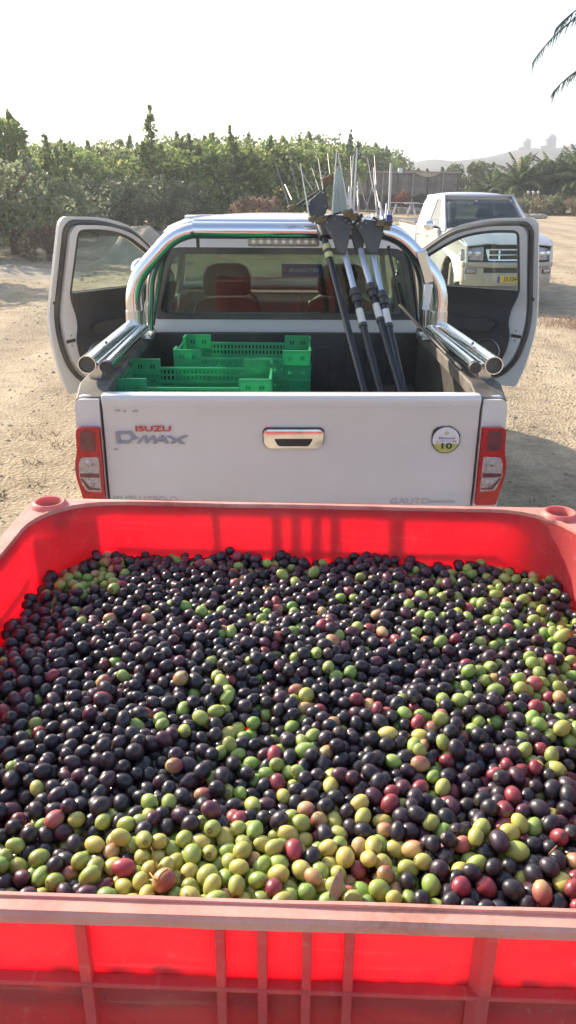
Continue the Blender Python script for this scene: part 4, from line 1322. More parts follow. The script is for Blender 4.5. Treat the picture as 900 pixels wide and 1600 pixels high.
def wheel(parent, x, y, s_, steer=0.0, r=.37):
    rings = []
    prof = [(.105, r * .60), (.118, r * .72), (.118, r * .90), (.10, r * .985), (.05, r), (-.05, r), (-.10, r * .985), (-.118, r * .90), (-.118, r * .72), (-.105, r * .60)]
    rot = Matrix.Rotation(steer, 3, 'Z'); c = Vector((x, y, r - .01))
    def ring(px, rr, n=40, groove=0):
        return [c + rot @ Vector((px, (rr - (groove if j % 2 else 0)) * math.cos(2 * PI * j / n), (rr - (groove if j % 2 else 0)) * math.sin(2 * PI * j / n))) for j in range(n)]
    b = MB(); rs = [ring(px, rr, 48, .006 if rr >= r * .98 else 0) for px, rr in prof]; rs.append(rs[0]); b.loft(rs, caps=False)
    for gx in (-.035, .035):
        pass
    t = b.build('tyre', 'dusty_tyre' if steer else 'tyre', parent, smooth=40)
    b = MB()
    o = s_ * .10
    rs = [ring(px, rr, 30) for px, rr in ((s_ * .112, r * .62), (s_ * .104, r * .56), (s_ * .05, r * .52), (-s_ * .10, r * .56), (-s_ * .10, r * .60), (s_ * .04, r * .60))]; rs.append(rs[0]); b.loft(rs, caps=False)
    for k in range(6):
        a = 2 * PI * k / 6
        p1 = c + rot @ Vector((s_ * .085, r * .12 * math.cos(a), r * .12 * math.sin(a))); p2 = c + rot @ Vector((s_ * .075, r * .56 * math.cos(a), r * .56 * math.sin(a)))
        b.bar(p1, p2, .05, .03, up=rot @ Vector((1, 0, 0)))
    b.tube([c + rot @ Vector((s_ * .02, 0, 0)), c + rot @ Vector((s_ * .10, 0, 0))], r * .2, 14)
    b.build('rim', 'rim', t, smooth=40)

def side_plate(b, s_, outline, holes, t, xf, mi=0):
    b.plate(outline, holes, t, lambda u, v, w_: (s_ * (xf(u, v) - w_), u, v), mi)

def fender_x(y, z=0): return .86 - (.20 * ((y - 4.40) / .6) ** 2 if y > 4.40 else 0)

def make_pickup(name, label, loc, rz, paint, main):
    T = thing(name, label, 'pickup truck', loc, rz, None)
    if main: T.scale = (1.022, 1, 1)
    bump = paint if main else 'beige'
    bed_top = 1.255
    # --- load bed
    for s_ in (-1, 1):
        out = [(.02, .52)] + [(.55, .45)] + arch(1.05, .40, .43) + [(1.53, .45), (1.53, bed_top), (.02, bed_top)]
        b = MB(); side_plate(b, s_, out, [], .075, lambda u, v: .86 - .012 * max(0, v - 1.0) / .25)
        b.build('bed_side', paint, T, bevel=.012)
        b = MB(); b.box((s_ * .758, .77, 1.045), (.024, 1.42, .40)); b.build('side_liner', 'liner', T, bevel=.006)
        for k in range(5):
            pass
        b = MB()
        yy = [(.0, .025), (.06, .0), (1.49, .0), (1.49, -.03), (.06, -.03), (.0, -.02)]
        b.add([(s_ * x, y, bed_top + h) for x, y, h in ((.735, .01, .000), (.735, .14, .030), (.735, 1.49, .030), (.868, 1.49, .024), (.866, .14, .024), (.858, .01, -.012),
              (.735, .01, -.03), (.735, .14, -.03), (.735, 1.49, -.03), (.868, 1.49, -.03), (.866, .14, -.03), (.858, .01, -.045))],
              [(0, 1, 4, 5), (1, 2, 3, 4), (6, 11, 10, 7), (7, 10, 9, 8), (0, 6, 7, 1), (1, 7, 8, 2), (2, 8, 9, 3), (3, 9, 10, 4), (4, 10, 11, 5), (5, 11, 6, 0)])
        b.build('rail_cap', 'cap', T, bevel=.008)
        # wheel box
        b = MB(); b.box((s_ * .62, 1.05, .90), (.25, .86, .12)); b.build('wheel_box', 'liner', T, bevel=.03)
    b = MB(); b.box((0, .78, .815), (1.50, 1.46, .05))
    for k in range(9): b.box((-.6 + .15 * k, .78, .846), (.07, 1.44, .014))
    b.build('bed_floor', 'liner', T)
    b = MB(); b.box((0, 1.515, 1.02), (1.53, .03, .46))
    for k in range(7): b.box((-.6 + .2 * k, 1.496, 1.0), (.10, .012, .34))
    b.build('bulkhead', 'liner', T, bevel=.005)
    # --- tailgate
    prof = [(.062, 1.262), (.012, 1.264), (.0, 1.262), (-.007, 1.254), (-.009, 1.240), (-.003, 1.214), (.001, 1.205), (.001, 1.0), (-.001, .87), (.004, .80), (.010, .775), (.062, .775)]
    b = MB(); rings = []
    for i in range(25):
        x = -.752 + 1.504 * i / 24
        rings.append([(x, y - .006 * (1 - (x / .752) ** 2) * (1 if y < .05 else 0), z) for y, z in prof])
    b.loft(rings)
    tg = b.build('tailgate', paint, T, smooth=30, bevel=.003)
    b = MB(); b.box((0, .075, 1.02), (1.46, .02, .44)); b.build('tailgate_liner', 'liner', tg)
    if main:
        tailgate_details(T, tg)
    # corner posts beside the tailgate and tail lights
    for s_ in (-1, 1):
        b = MB()
        lp = rpoly([(.762, .60), (.855, .60), (.866, .90), (.862, 1.05), (.858, 1.246), (.762, 1.246)], [.004, .03, .02, .02, .03, .004])
        b.plate(lp, [], .06, lambda u, v, w_: (s_ * u, -.004 + w_, v))
        b.build('corner_panel', paint, T, bevel=.004)
        o = [(.764, 1.135), (.858, 1.135), (.862, 1.03), (.874, .985), (.876, .925), (.862, .865), (.850, .795), (.764, .795)]
        b = MB(); b.plate(rpoly(o, [.008, .02, .02, .02, .03, .02, .01, .005], 3), [], .075, lambda u, v, w_: (s_ * u, -.030 + w_, v))
        tl = b.build('tail_light', 'redlens', T, bevel=.010, seg=3)
        b = MB(); b.plate(rpoly([(.786, 1.122), (.842, 1.122), (.846, 1.04), (.786, 1.035)], .008, 3), [], .006, lambda u, v, w_: (s_ * u, -.0335 + w_, v)); b.build('dark_lens', 'smokelens', tl, bevel=.002)
        b = MB(); b.plate(rpoly([(.776, 1.012), (.845, 1.010), (.858, .985), (.862, .93), (.850, .885), (.838, .862), (.776, .856)], .008, 3), [], .006, lambda u, v, w_: (s_ * u, -.0330 + w_, v)); b.build('clear_lens', 'clearlens', tl, bevel=.002)
        b = MB(); b.plate(rpoly([(.780, .940), (.857, .940), (.857, .925), (.780, .922)], .002, 2), [], .004, lambda u, v, w_: (s_ * u, -.0355 + w_, v))
        b.plate([(.857, .918), (.849, .918), (.822, .878), (.780, .874), (.780, .868), (.828, .868)], [], .004, lambda u, v, w_: (s_ * u, -.0355 + w_, v)); b.build('lens_divider', 'smokelens', tl)
        for cz in (.985, .895):
            b = MB(); b.sphere((s_ * .815, -.030, cz), .017, 12, 8, sc=(1, .5, 1)); b.build('bulb', 'clearlens', tl, smooth=True)
    b = MB(); b.plate(rpoly([(-.84, .46), (.84, .46), (.86, .60), (.82, .70), (-.82, .70), (-.86, .60)], .03, 3), [], .16, lambda u, v, w_: (u, -.10 + w_, v))
    b.build('rear_bumper', 'chrome', T, bevel=.02)
    b = MB()
    for s_ in (-1, 1): b.box((s_ * .42, 2.4, .42), (.09, 4.6, .14))
    b.box((0, 2.6, .47), (1.5, 2.2, .06)); b.box((0, 1.05, .38), (1.3, .12, .12)); b.box((0, 4.1, .36), (1.3, .12, .12))
    b.build('chassis', 'black', T)
    for s_ in (-1, 1):
        wheel(T, s_ * .745, 1.05, s_); wheel(T, s_ * .745 if main else s_ * .70, 4.10, s_, 0 if main else R(-15))
        b = MB(); b.shell(lambda a, c, s_=s_: ((s_ * (.60 + .22 * c), 1.05 - .44 * math.cos(PI * a), .38 + .44 * math.sin(PI * a)), (0, math.cos(PI * a), -math.sin(PI * a))), 14, 1, .01); b.build('arch_liner', 'black', T)
        b = MB(); b.shell(lambda a, c, s_=s_: ((s_ * (.60 + .24 * c), 4.10 - .44 * math.cos(PI * a), .38 + .44 * math.sin(PI * a)), (0, math.cos(PI * a), -math.sin(PI * a))), 14, 1, .01); b.build('arch_liner', 'black', T)
    # --- cab back
    y = 1.57
    ob = rpoly([(-.80, .70), (.80, .70), (.843, 1.00), (.845, 1.24), (.705, 1.70), (.60, 1.792), (0, 1.812), (-.60, 1.792), (-.705, 1.70), (-.845, 1.24), (-.843, 1.00)], [.02, .02, .02, .03, .10, .06, .02, .06, .10, .03, .02])
    win = rpoly([(-.765, 1.315), (.765, 1.315), (.672, 1.712), (-.672, 1.712)], [.05, .05, .09, .09], 5)
    def back(u, v, w_): return (u, y - .02 * (1 - (u / .85) ** 2) + .045 * max(0, v - 1.25) + w_, v)
    b = MB(); b.plate(ob, [win[::-1]], .03, back); b.build('cab_back', paint, T, bevel=.004)
    wi = rpoly([(-.715, 1.348), (.715, 1.348), (.635, 1.676), (-.635, 1.676)], [.05, .05, .09, .09], 5)
    b = MB(); b.plate([(u, v) for u, v in win], [wi[::-1]], .018, lambda u, v, w_: back(u, v, w_ - .004)); fr = b.build('rear_window_frame', 'rubber', T, bevel=.003)
    b = MB(); b.plate([(u * 1.003, v) for u, v in wi], [], .005, lambda u, v, w_: back(u, v, w_ + .003)); b.build('rear_window', 'glass_rear' if main else 'glass', fr)
    # --- cab sides
    for s_ in (-1, 1):
        xf = lambda u, v: cab_x(v)
        up = rpoly([(1.57, 1.222), (2.17, 1.222), (2.17, 1.745), (2.70, 1.765), (3.20, 1.46), (3.40, 1.222), (3.66, 1.222), (2.86, 1.815), (1.74, 1.815), (1.66, 1.76)], [0, 0, .04, .08, .15, 0, 0, .12, .06, .03])
        if main:
            qw = rpoly([(1.76, 1.30), (2.08, 1.30), (2.08, 1.70), (1.86, 1.70)], .03)
            b = MB(); side_plate(b, s_, up, [qw[::-1]], .04, xf); b.build('cab_side', paint, T, bevel=.004)
            b = MB(); side_plate(b, s_, qw, [], .005, lambda u, v: cab_x(v) - .015); b.build('quarter_glass', 'glass', T)
            lo = rpoly([(1.57, .45), (3.28, .45), (3.34, .62), (3.34, 1.219), (3.28, 1.219), (3.28, .60), (2.19, .60), (2.17, 1.219), (1.57, 1.219)], .01, 2)
            b = MB(); side_plate(b, s_, lo, [], .05, lambda u, v: .853); b.build('cab_lower_side', paint, T, bevel=.004)
        else:
            up2 = rpoly([(1.57, 1.222), (3.66, 1.222), (2.86, 1.815), (1.74, 1.815), (1.66, 1.76)], [0, 0, .12, .06, .03])
            h2 = rpoly([(2.42, 1.27), (3.26, 1.27), (2.84, 1.70), (2.72, 1.745), (2.46, 1.745)], .03)
            b = MB(); side_plate(b, s_, up2, [h2[::-1]], .04, xf); b.build('cab_side', paint, T, bevel=.003)
            for h_ in (h2,):
                b = MB(); side_plate(b, s_, h_, [], .005, lambda u, v: cab_x(v) - .012); g = b.build('side_window', 'glass_dark', T)
            for a0, a1 in ((1.62, 2.42), (2.44, 3.32)):
                b = MB(); side_plate(b, s_, rpoly([(a0 + (.12 if a0 < 2 else 0), .50), (a1, .50), (a1, 1.219), (a0, 1.219)], .02), [], .05, lambda u, v: .858 - .02 * max(0, .8 - v) / .3); d = b.build('door', paint, T, bevel=.006)
                b = MB(); b.box((s_ * .868, a0 + .12, 1.08), (.025, .15, .03)); b.build('door_handle', 'chrome', d, bevel=.008)
            b = MB(); side_plate(b, s_, [(1.57, .42), (3.34, .42), (3.34, .498), (1.57, .498)], [], .05, lambda u, v: .84); b.build('sill', 'black', T)
            b = MB(); b.add([], []); b.bar((s_ * .84, 3.22, 1.26), (s_ * .93, 3.20, 1.27), .05, .04); m_ = b.build('mirror_arm', 'black', T)
            b = MB(); b.sphere((s_ * 1.0, 3.2, 1.30), .11, 14, 10, sc=(1.05, .6, .85)); mm = b.build('side_mirror', 'chrome', T, smooth=True)
            b = MB(); b.sphere((s_ * 1.0, 3.165, 1.30), .09, 14, 8, sc=(1.0, .4, .85)); b.build('mirror_glass', 'black', mm, smooth=True)
        # fender
        top = [(3.62, 1.238), (3.9, 1.215), (4.2, 1.185), (4.5, 1.14), (4.7, 1.09), (4.82, 1.04)]
        out = [(3.30, .46), (3.62, .46)] + arch(4.10, .40, .43)[1:] + [(4.62, .44), (4.75, .46), (4.84, .5), (4.84, .80), (4.82, 1.04)] + top[::-1][1:] + [(3.36, 1.235), (3.345, 1.0)]
        b = MB(); side_plate(b, s_, out, [], .04, lambda u, v: fender_x(u) - .05 * max(0, v - 1.05) / .18); b.build('fender', paint, T, bevel=.01)
    # --- roof, hood, windscreen
    def roof(a, c):
        yy = 1.60 + 1.27 * c; u = 2 * a - 1; w_ = .675 - .02 * max(0, c - .8)
        return (u * w_, yy, 1.805 + .06 * (1 - abs(u) ** 3) * min(1, math.sin(PI * min(1, max(0.0, c * .92 + .06))) * 1.6) - .01 * (1 - math.sin(PI * c))), (0, 0, 1)
    b = MB(); b.shell(roof, 18, 12, .03); b.build('roof', paint, T, smooth=40)
    b = MB(); b.shell(lambda a, c: (((2 * a - 1) * .64, 1.63 + 1.2 * c, 1.775), (0, 0, 1)), 2, 2, .02); b.build('headliner', 'cream' if main else 'trim', T)
    def ws(a, c, o=0):
        u = 2 * a - 1; w_ = .655 + .155 * (1 - c)
        return (u * w_, 3.62 - .78 * c + .09 * (1 - u * u) + o, 1.255 + .555 * c + o * .7), (0, .58, .81)
    b = MB(); b.shell(lambda a, c: ws(.02 + .96 * a, .04 + .93 * c, .004), 12, 4, .006); b.build('windscreen', 'glass' if main else 'glass_dark', T, smooth=True)
    b = MB()
    n = 14
    ringp = [ws(i / n, 0)[0] for i in range(n + 1)] + [ws(1, i / 6)[0] for i in range(1, 7)] + [ws(1 - i / n, 1)[0] for i in range(1, n + 1)] + [ws(0, 1 - i / 6)[0] for i in range(1, 7)]
    b.tube(ringp, .026, 8); b.build('windscreen_pillars', paint, T, smooth=50)
    def hood(a, c):
        u = 2 * a - 1; yy = 3.66 + 1.17 * c + .06 * (1 - u * u)
        z = 1.262 - .05 * c - .15 * c ** 2.6 + .03 * (1 - u ** 4) + (.012 if .35 < abs(u) < .62 else 0)
        return (u * (.80 - .05 * c), yy, z), (0, 0, 1)
    b = MB(); b.shell(hood, 26, 14, .02); b.build('hood', paint, T, smooth=30)
    b = MB(); b.box((0, 3.72, 1.238), (1.5, .2, .02)); b.build('wiper_cowl', 'black', T)
    for s_ in (-.35, .25):
        b = MB(); b.bar((s_, 3.76, 1.27), (s_ + .42, 3.66, 1.33), .015, .012); b.build('wiper', 'black', T)
    # --- front
    def yf(x): return 4.92 - .25 * (abs(x) / .86) ** 3.0
    def fband(z0, z1, x0, x1, off, th, nz_=3, bul=0.0):
        q = MB(); q.shell(lambda a, c: ((x0 + (x1 - x0) * a, yf(x0 + (x1 - x0) * a) + off + bul * math.sin(PI * c), z0 + (z1 - z0) * c), (0, 1, 0)), 24, nz_, th); return q
    fband(.705, .795, -.80, .80, .07, .12, 4, .015).build('front_bumper', bump, T, smooth=50, bevel=.01)
    fband(.40, .707, -.79, -.46, .055, .12, 5, .02).build('bumper_corner', bump, T, smooth=50, bevel=.01)
    fband(.40, .707, .46, .79, .055, .12, 5, .02).build('bumper_corner', bump, T, smooth=50, bevel=.01)
    fband(.40, .622, -.465, .465, .058, .10, 4, .01).build('bumper_lip', bump, T, smooth=50, bevel=.008)
    fband(.62, .71, -.47, .47, .0, .05, 2).build('lower_intake', 'black', T)
    for k in range(3): fband(.634 + .024 * k, .642 + .024 * k, -.46, .46, .03, .02, 1).build('intake_slat', 'darkmetal', T)
    fband(.80, 1.0, -.80, .80, -.03, .05, 2).build('front_panel', 'black', T)
    for s_ in (-1, 1):
        a0, a1 = sorted((s_ * .60, s_ * .74)); fb = fband(.612, .672, a0, a1, .088, .03, 2, .01).build('fog_light', 'clearlens', T, smooth=40)
        fband(.602, .682, a0 - .015, a1 + .015, .082, .02, 2, .01).build('fog_light_surround', 'darkmetal', fb)
        hl = MB(); 
        def hfn(a, c, s_=s_):
            x = .47 + .345 * a; z0 = .815; z1 = 1.045 - .05 * a
            return (s_ * x, yf(x) + .02 - .04 * c + .01 * math.sin(PI * c), z0 + (z1 - z0) * c), (0, 1, 0)
        hl.shell(hfn, 10, 6, .04); h_ = hl.build('headlight', 'clearlens', T, smooth=40, bevel=.008)
        for x in (.56, .69):
            b = MB(); b.sphere((s_ * x, yf(x) + .015, .93), .055, 14, 8, sc=(1, .4, 1)); b.build('reflector_bowl', 'chrome', h_, smooth=True)
    # grille: chrome surround, bars, dark mesh behind
    g = MB(); q0, q1 = .455, .40
    o_ = rpoly([(-q1, .815), (q1, .815), (q0, 1.01), (-q0, 1.01)], .03); 
    hs = []
    for x0, x1 in ((-.385, -.235), (-.205, .205), (.235, .385)):
        for z0, z1 in ((.845, .905), (.925, .985)):
            hs.append(rpoly([(x0, z0), (x1, z0), (x1, z1), (x0, z1)], .01, 2)[::-1])
    g.plate(o_, hs, .03, lambda u, v, w_: (u, yf(u) + .025 + w_ - .02 * (v - .8) / .2, v)); gr = g.build('grille', 'chrome', T, bevel=.004)
    b = MB()
    for z in (.86, .875, .89, .94, .955, .97): b.box((0, yf(0) + .02, z), (.80, .02, .005))
    b.build('grille_mesh', 'darkmetal', gr)
    # --- interior
    b = MB(); b.box((0, 2.45, .55), (1.55, 1.75, .08)); b.build('cab_floor', 'black', T)
    b = MB(); b.plate(rpoly([(3.25, .6), (3.62, .6), (3.66, 1.21), (3.30, 1.18), (3.22, 1.05)], .04), [], 1.5, lambda u, v, w_: (-.75 + w_, u, v)); b.build('dashboard', 'trim', T, bevel=.01)
    for x in (-.36, .36):
        b = MB(); b.loft([[(x + dx * w_, 2.32 - (z - .8) * .28 + dy, z) for dx, dy in rpoly([(-.23, -.05), (.23, -.05), (.23, .07), (-.23, .07)], .04, 3)] for z, w_ in ((.72, .95), (.80, 1.0), (1.05, 1.03), (1.25, .98), (1.33, .85), (1.36, .6))]); st = b.build('seat', 'seat', T, smooth=50)
        b = MB(); b.box((x, 2.56, .74), (.48, .5, .14)); b.build('seat_cushion', 'seat', st, bevel=.04)
        b = MB(); b.loft([[(x + dx * w_, 2.14 + dy, z) for dx, dy in rpoly([(-.15, -.045), (.15, -.045), (.15, .055), (-.15, .055)], .04, 3)] for z, w_ in ((1.38, .85), (1.41, 1.0), (1.50, 1.0), (1.55, .85), (1.57, .6))]); b.build('headrest', 'seat', st, smooth=50)
    b = MB(); b.tube([(-.36 + .19 * math.cos(a), 3.08 + .08 * math.sin(a), 1.14 + .17 * math.sin(a)) for a in [2 * PI * i / 24 for i in range(25)]], .014, 8, caps=False); b.bar((-.53, 3.08, 1.14), (-.19, 3.08, 1.14), .03, .02); b.bar((-.36, 3.08, 1.14), (-.36, 3.22, 1.05), .05, .05); b.build('steering_wheel', 'black', T, smooth=50)
    b = MB(); b.box((0, 2.95, 1.685), (.24, .03, .07)); b.bar((0, 2.95, 1.70), (0, 2.98, 1.76), .02, .02); b.build('rear_view_mirror', 'black', T, bevel=.01)
    return T

def tailgate_details(T, tg):
    """what is written and mounted on the tailgate, measured on the photograph"""
    def L(px, py, off=0.0):
        p = P(px, py, 3.177); q = T.matrix_world_inv @ p if False else TINV @ p
        return q.x, q.z
    TM = lambda x, z, y=-.0078: Matrix.Translation((x, y, z)) @ Matrix.Rotation(PI / 2, 4, 'X')
    x, z = L(240, 668.5); text_obj('ISUZU', .0325, 'badge_lettering', 'badgered', tg, TM(x, z), .0015, 0, 1.62, bold=.0007)
    # badge built letter by letter: big open D, hyphen, slanted M A X
    def strokes(polys, name):
        b = MB()
        for pl in polys:
            pts = [L(*p) for p in pl]
            b.plate(pts, [], .0035, lambda u, v, w_: (u, -.0062 - .006 * (1 - (u / .752) ** 2) + .004 - w_, v))
        b.build(name, 'badgegrey', tg, bevel=.0006)
    strokes([[(181.5, 672), (187.5, 672), (190, 691), (184, 691)], [(184, 672), (204, 672), (204, 676.5), (184.5, 676.5)], [(186.5, 686.8), (203, 686.8), (201, 691), (187, 691)],
             [(201, 672), (205.5, 672), (213.5, 681.5), (203, 691), (200, 688.5), (207.5, 681.5), (200.5, 675.5)]], 'badge_lettering')
    strokes([[(211, 683.5), (217, 681), (217.5, 682.6), (212.5, 685)]], 'badge_lettering')
    strokes([[(214, 691), (225, 679), (229.5, 679), (218.5, 691)], [(225.8, 679), (229.5, 679), (231.5, 688), (228, 690.5)], [(227.8, 690.5), (238.5, 679), (242.5, 679), (231.5, 691)], [(238.8, 679), (242.5, 679), (244.5, 691.5), (240.5, 691.5)]], 'badge_lettering')
    strokes([[(241, 691.5), (252, 679), (256.5, 679), (246, 691.5)], [(252.8, 679), (256.8, 679), (264.5, 691.5), (259, 691.5)], [(250.5, 686.2), (258, 686.2), (259.3, 688.2), (249, 688.2)]], 'badge_lettering')
    strokes([[(260.5, 679.5), (266.5, 679.5), (290.5, 692), (283.5, 692)], [(265.5, 691.3), (285.5, 679.3), (295, 679), (271.5, 691.3)]], 'badge_lettering')
    # dealer print along the lower edge
    x, z = L(228, 778.5); text_obj('ISUZU IZBO O', .036, 'faint_lettering', 'printgrey', tg, TM(x, z, -.0035), .0004, 0, 1.15)
    x, z = L(641, 785); text_obj('GAUTO', .038, 'faint_lettering', 'printgrey', tg, TM(x, z, -.0035), .0004, 0, 1.25)
    x, z = L(692, 786.3); b = MB(); b.box((x, -.0035, z), (.105, .002, .008)); b.build('lettering_bar', 'printgrey', tg)
    # handle
    x, z = L(458.5, 684)
    fn = lambda o: (lambda u, v, w_: (x + u, -.0075 - w_ + o, z + v))
    bez = rpoly([(-.102, -.040), (.102, -.040), (.119, -.022), (.121, .030), (.108, .042), (-.108, .042), (-.121, .030), (-.119, -.022)], .016, 4)
    b = MB(); b.plate([(u * 1.03, v * 1.08) for u, v in bez], [], .003, fn(.0005)); b.build('handle_gasket', 'black', tg)
    hole = rpoly([(-.062, -.031), (.062, -.031), (.080, .004), (-.080, .004)], .012, 4)
    b = MB(); b.plate(bez, [hole[::-1]], .014, fn(0)); h_ = b.build('tailgate_handle', 'bright_chrome', tg, bevel=.006, seg=3)
    b = MB(); b.plate(hole, [], .004, fn(.001)); b.build('handle_recess', 'black', h_)
    b = MB(); b.plate(rpoly([(-.108, .004), (.108, .004), (.112, .036), (-.112, .036)], .010, 4), [], .010, fn(-.014)); b.build('handle_flap', 'bright_chrome', h_, bevel=.0055, seg=4)
    # round sticker with torn black edge
    x, z = L(697.5, 688.5)
    r0 = .0565
    def disc(rr, mname, off, seed=None, half=None, name='sticker'):
        pts = []
        for i in range(40):
            a = 2 * PI * i / 40; q = rr
            if seed is not None:
                q += .0015 + (.0085 * max(0, noise.noise(Vector((a * 1.7, seed, 0))) + .15) if .2 < a < 3.1 else 0)
                if 2.15 < a < 2.6: q += .006
            u, v = q * math.cos(a), q * math.sin(a)
            if half is not None: v = min(v, half)
            pts.append((u, v))
        b = MB(); b.plate(pts, [], .0008, lambda u, v, w_: (x + u, -.0066 - off - w_, z + v)); return b.build(name, mname, tg)
    disc(r0, 'black', .0, 3.1, name='sticker_backing')
    sk = disc(r0 - .002, 'stickerwhite', .001)
    b = MB(); b.plate([(u, min(v, -.014)) for u, v in [((r0 - .0022) * math.cos(2 * PI * i / 40), (r0 - .0022) * math.sin(2 * PI * i / 40)) for i in range(40)] if v < -.0135], [], .0006, lambda u, v, w_: (x + u, -.0086 - w_, z + v)); b.build('green_band', 'olivegreen', sk)
    TMs = lambda dx, dz: Matrix.Translation((x + dx, -.0098, z + dz)) @ Matrix.Rotation(PI / 2, 4, 'X')
    text_obj('10', .034, 'sticker_number', 'black', sk, TMs(.001, -.0265), .0003, 0, 1.55, bold=.0009)
    text_obj('Mulesoni', .016, 'sticker_text', 'badgegrey', sk, TMs(.002, .0085), .0003, .1, 1.15, bold=.0002)
    text_obj('SPORT', .013, 'sticker_text', 'blueprint', sk, TMs(.0, -.0055), .0003, 0, 1.3)
    b = MB()
    for i, (u, v) in enumerate(((-.006, .030), (.0, .036), (.006, .030), (-.003, .026), (.004, .026))): b.tube([(x + u, -.0091, z + v), (x + u, -.0097, z + v)], .0042, 8)
    for u, v in ((-.036, -.006), (-.032, -.010)): b.tube([(x + u, -.0091, z + v), (x + u, -.0097, z + v)], .005, 8)
    b.build('sticker_flower', 'stickergold', sk)
    b = MB()
    for u, v in ((.036, -.004), (.030, -.007), (.040, -.008)): b.tube([(x + u, -.0091, z + v), (x + u, -.0097, z + v)], .0045, 8)
    b.build('sticker_flower', 'stickerpink', sk)
    b = MB()
    for u, v in ((.030, .022), (.037, .014), (.026, .030), (-.026, .024), (.036, .005)): b.tube([(x + u, -.0091, z + v), (x + u, -.0097, z + v)], .0016, 6)
    b.build('sticker_dot', 'badgegrey', sk)
    # dents and scuffs
    b = MB()
    for px, py, w_, h2 in ((185, 640, .012, .003), (196, 641, .006, .004), (212, 641, .014, .003), (704, 633, .004, .006), (182, 700, .01, .002)):
        u, v = L(px, py); b.sphere((u, -.004, v), 1, 8, 6, sc=(w_, .0016 + .004, h2))
    b.build('paint_chip', 'printgrey', tg)
M['blueprint'] = mat('pale_blue_print', (.42, .44, .62), .6)
M['stickergold'] = mat('sticker_gold_print', (.55, .50, .34), .6)
M['stickerpink'] = mat('sticker_pink_print', (.60, .32, .34), .6)

MAIN_LOC = (.014, 3.18, 0); MAIN_RZ = R(1.3)
TMAT = Matrix.Translation(MAIN_LOC) @ Matrix.Rotation(MAIN_RZ, 4, 'Z') @ Matrix.Diagonal((1.022, 1, 1, 1)); TINV = TMAT.inverted()
truck = make_pickup('pickup_truck', 'white pickup with both front doors open and its tailgate facing the red bin', MAIN_LOC, MAIN_RZ, 'paint', True)
parked = make_pickup('pickup_truck', 'dusty silver-white pickup with a yellow number plate parked beyond the open right door', (3.30, 19.2, -.01), PI + R(5.4), 'paint_far', False)
# number plate of the parked one
b = MB(); b.box((-.02, 4.996, .520), (.50, .012, .11)); pl = b.build('number_plate', 'plate', parked, bevel=.003)
b = MB(); b.box((.206, 5.003, .520), (.042, .004, .104)); b.build('plate_flag', 'plateblue', pl)
text_obj('15·334·14', .105, 'plate_number', 'black', pl, Matrix.Translation((-.045, 5.0035, .520)) @ Matrix.Rotation(PI, 4, 'Z') @ Matrix.Rotation(PI / 2, 4, 'X'), .001, 0, .80, bold=.0026)
b = MB(); b.sphere((.10, 3.05, 1.715), .022, 8, 6); b.build('windscreen_tag', 'white', parked, smooth=True)
b = MB(); b.box((-.30, 2.75, 1.30), (.5, .12, .26), rot=Matrix.Rotation(.25, 3, 'Y')); b.build('red_jacket', 'redcloth', parked, bevel=.05)

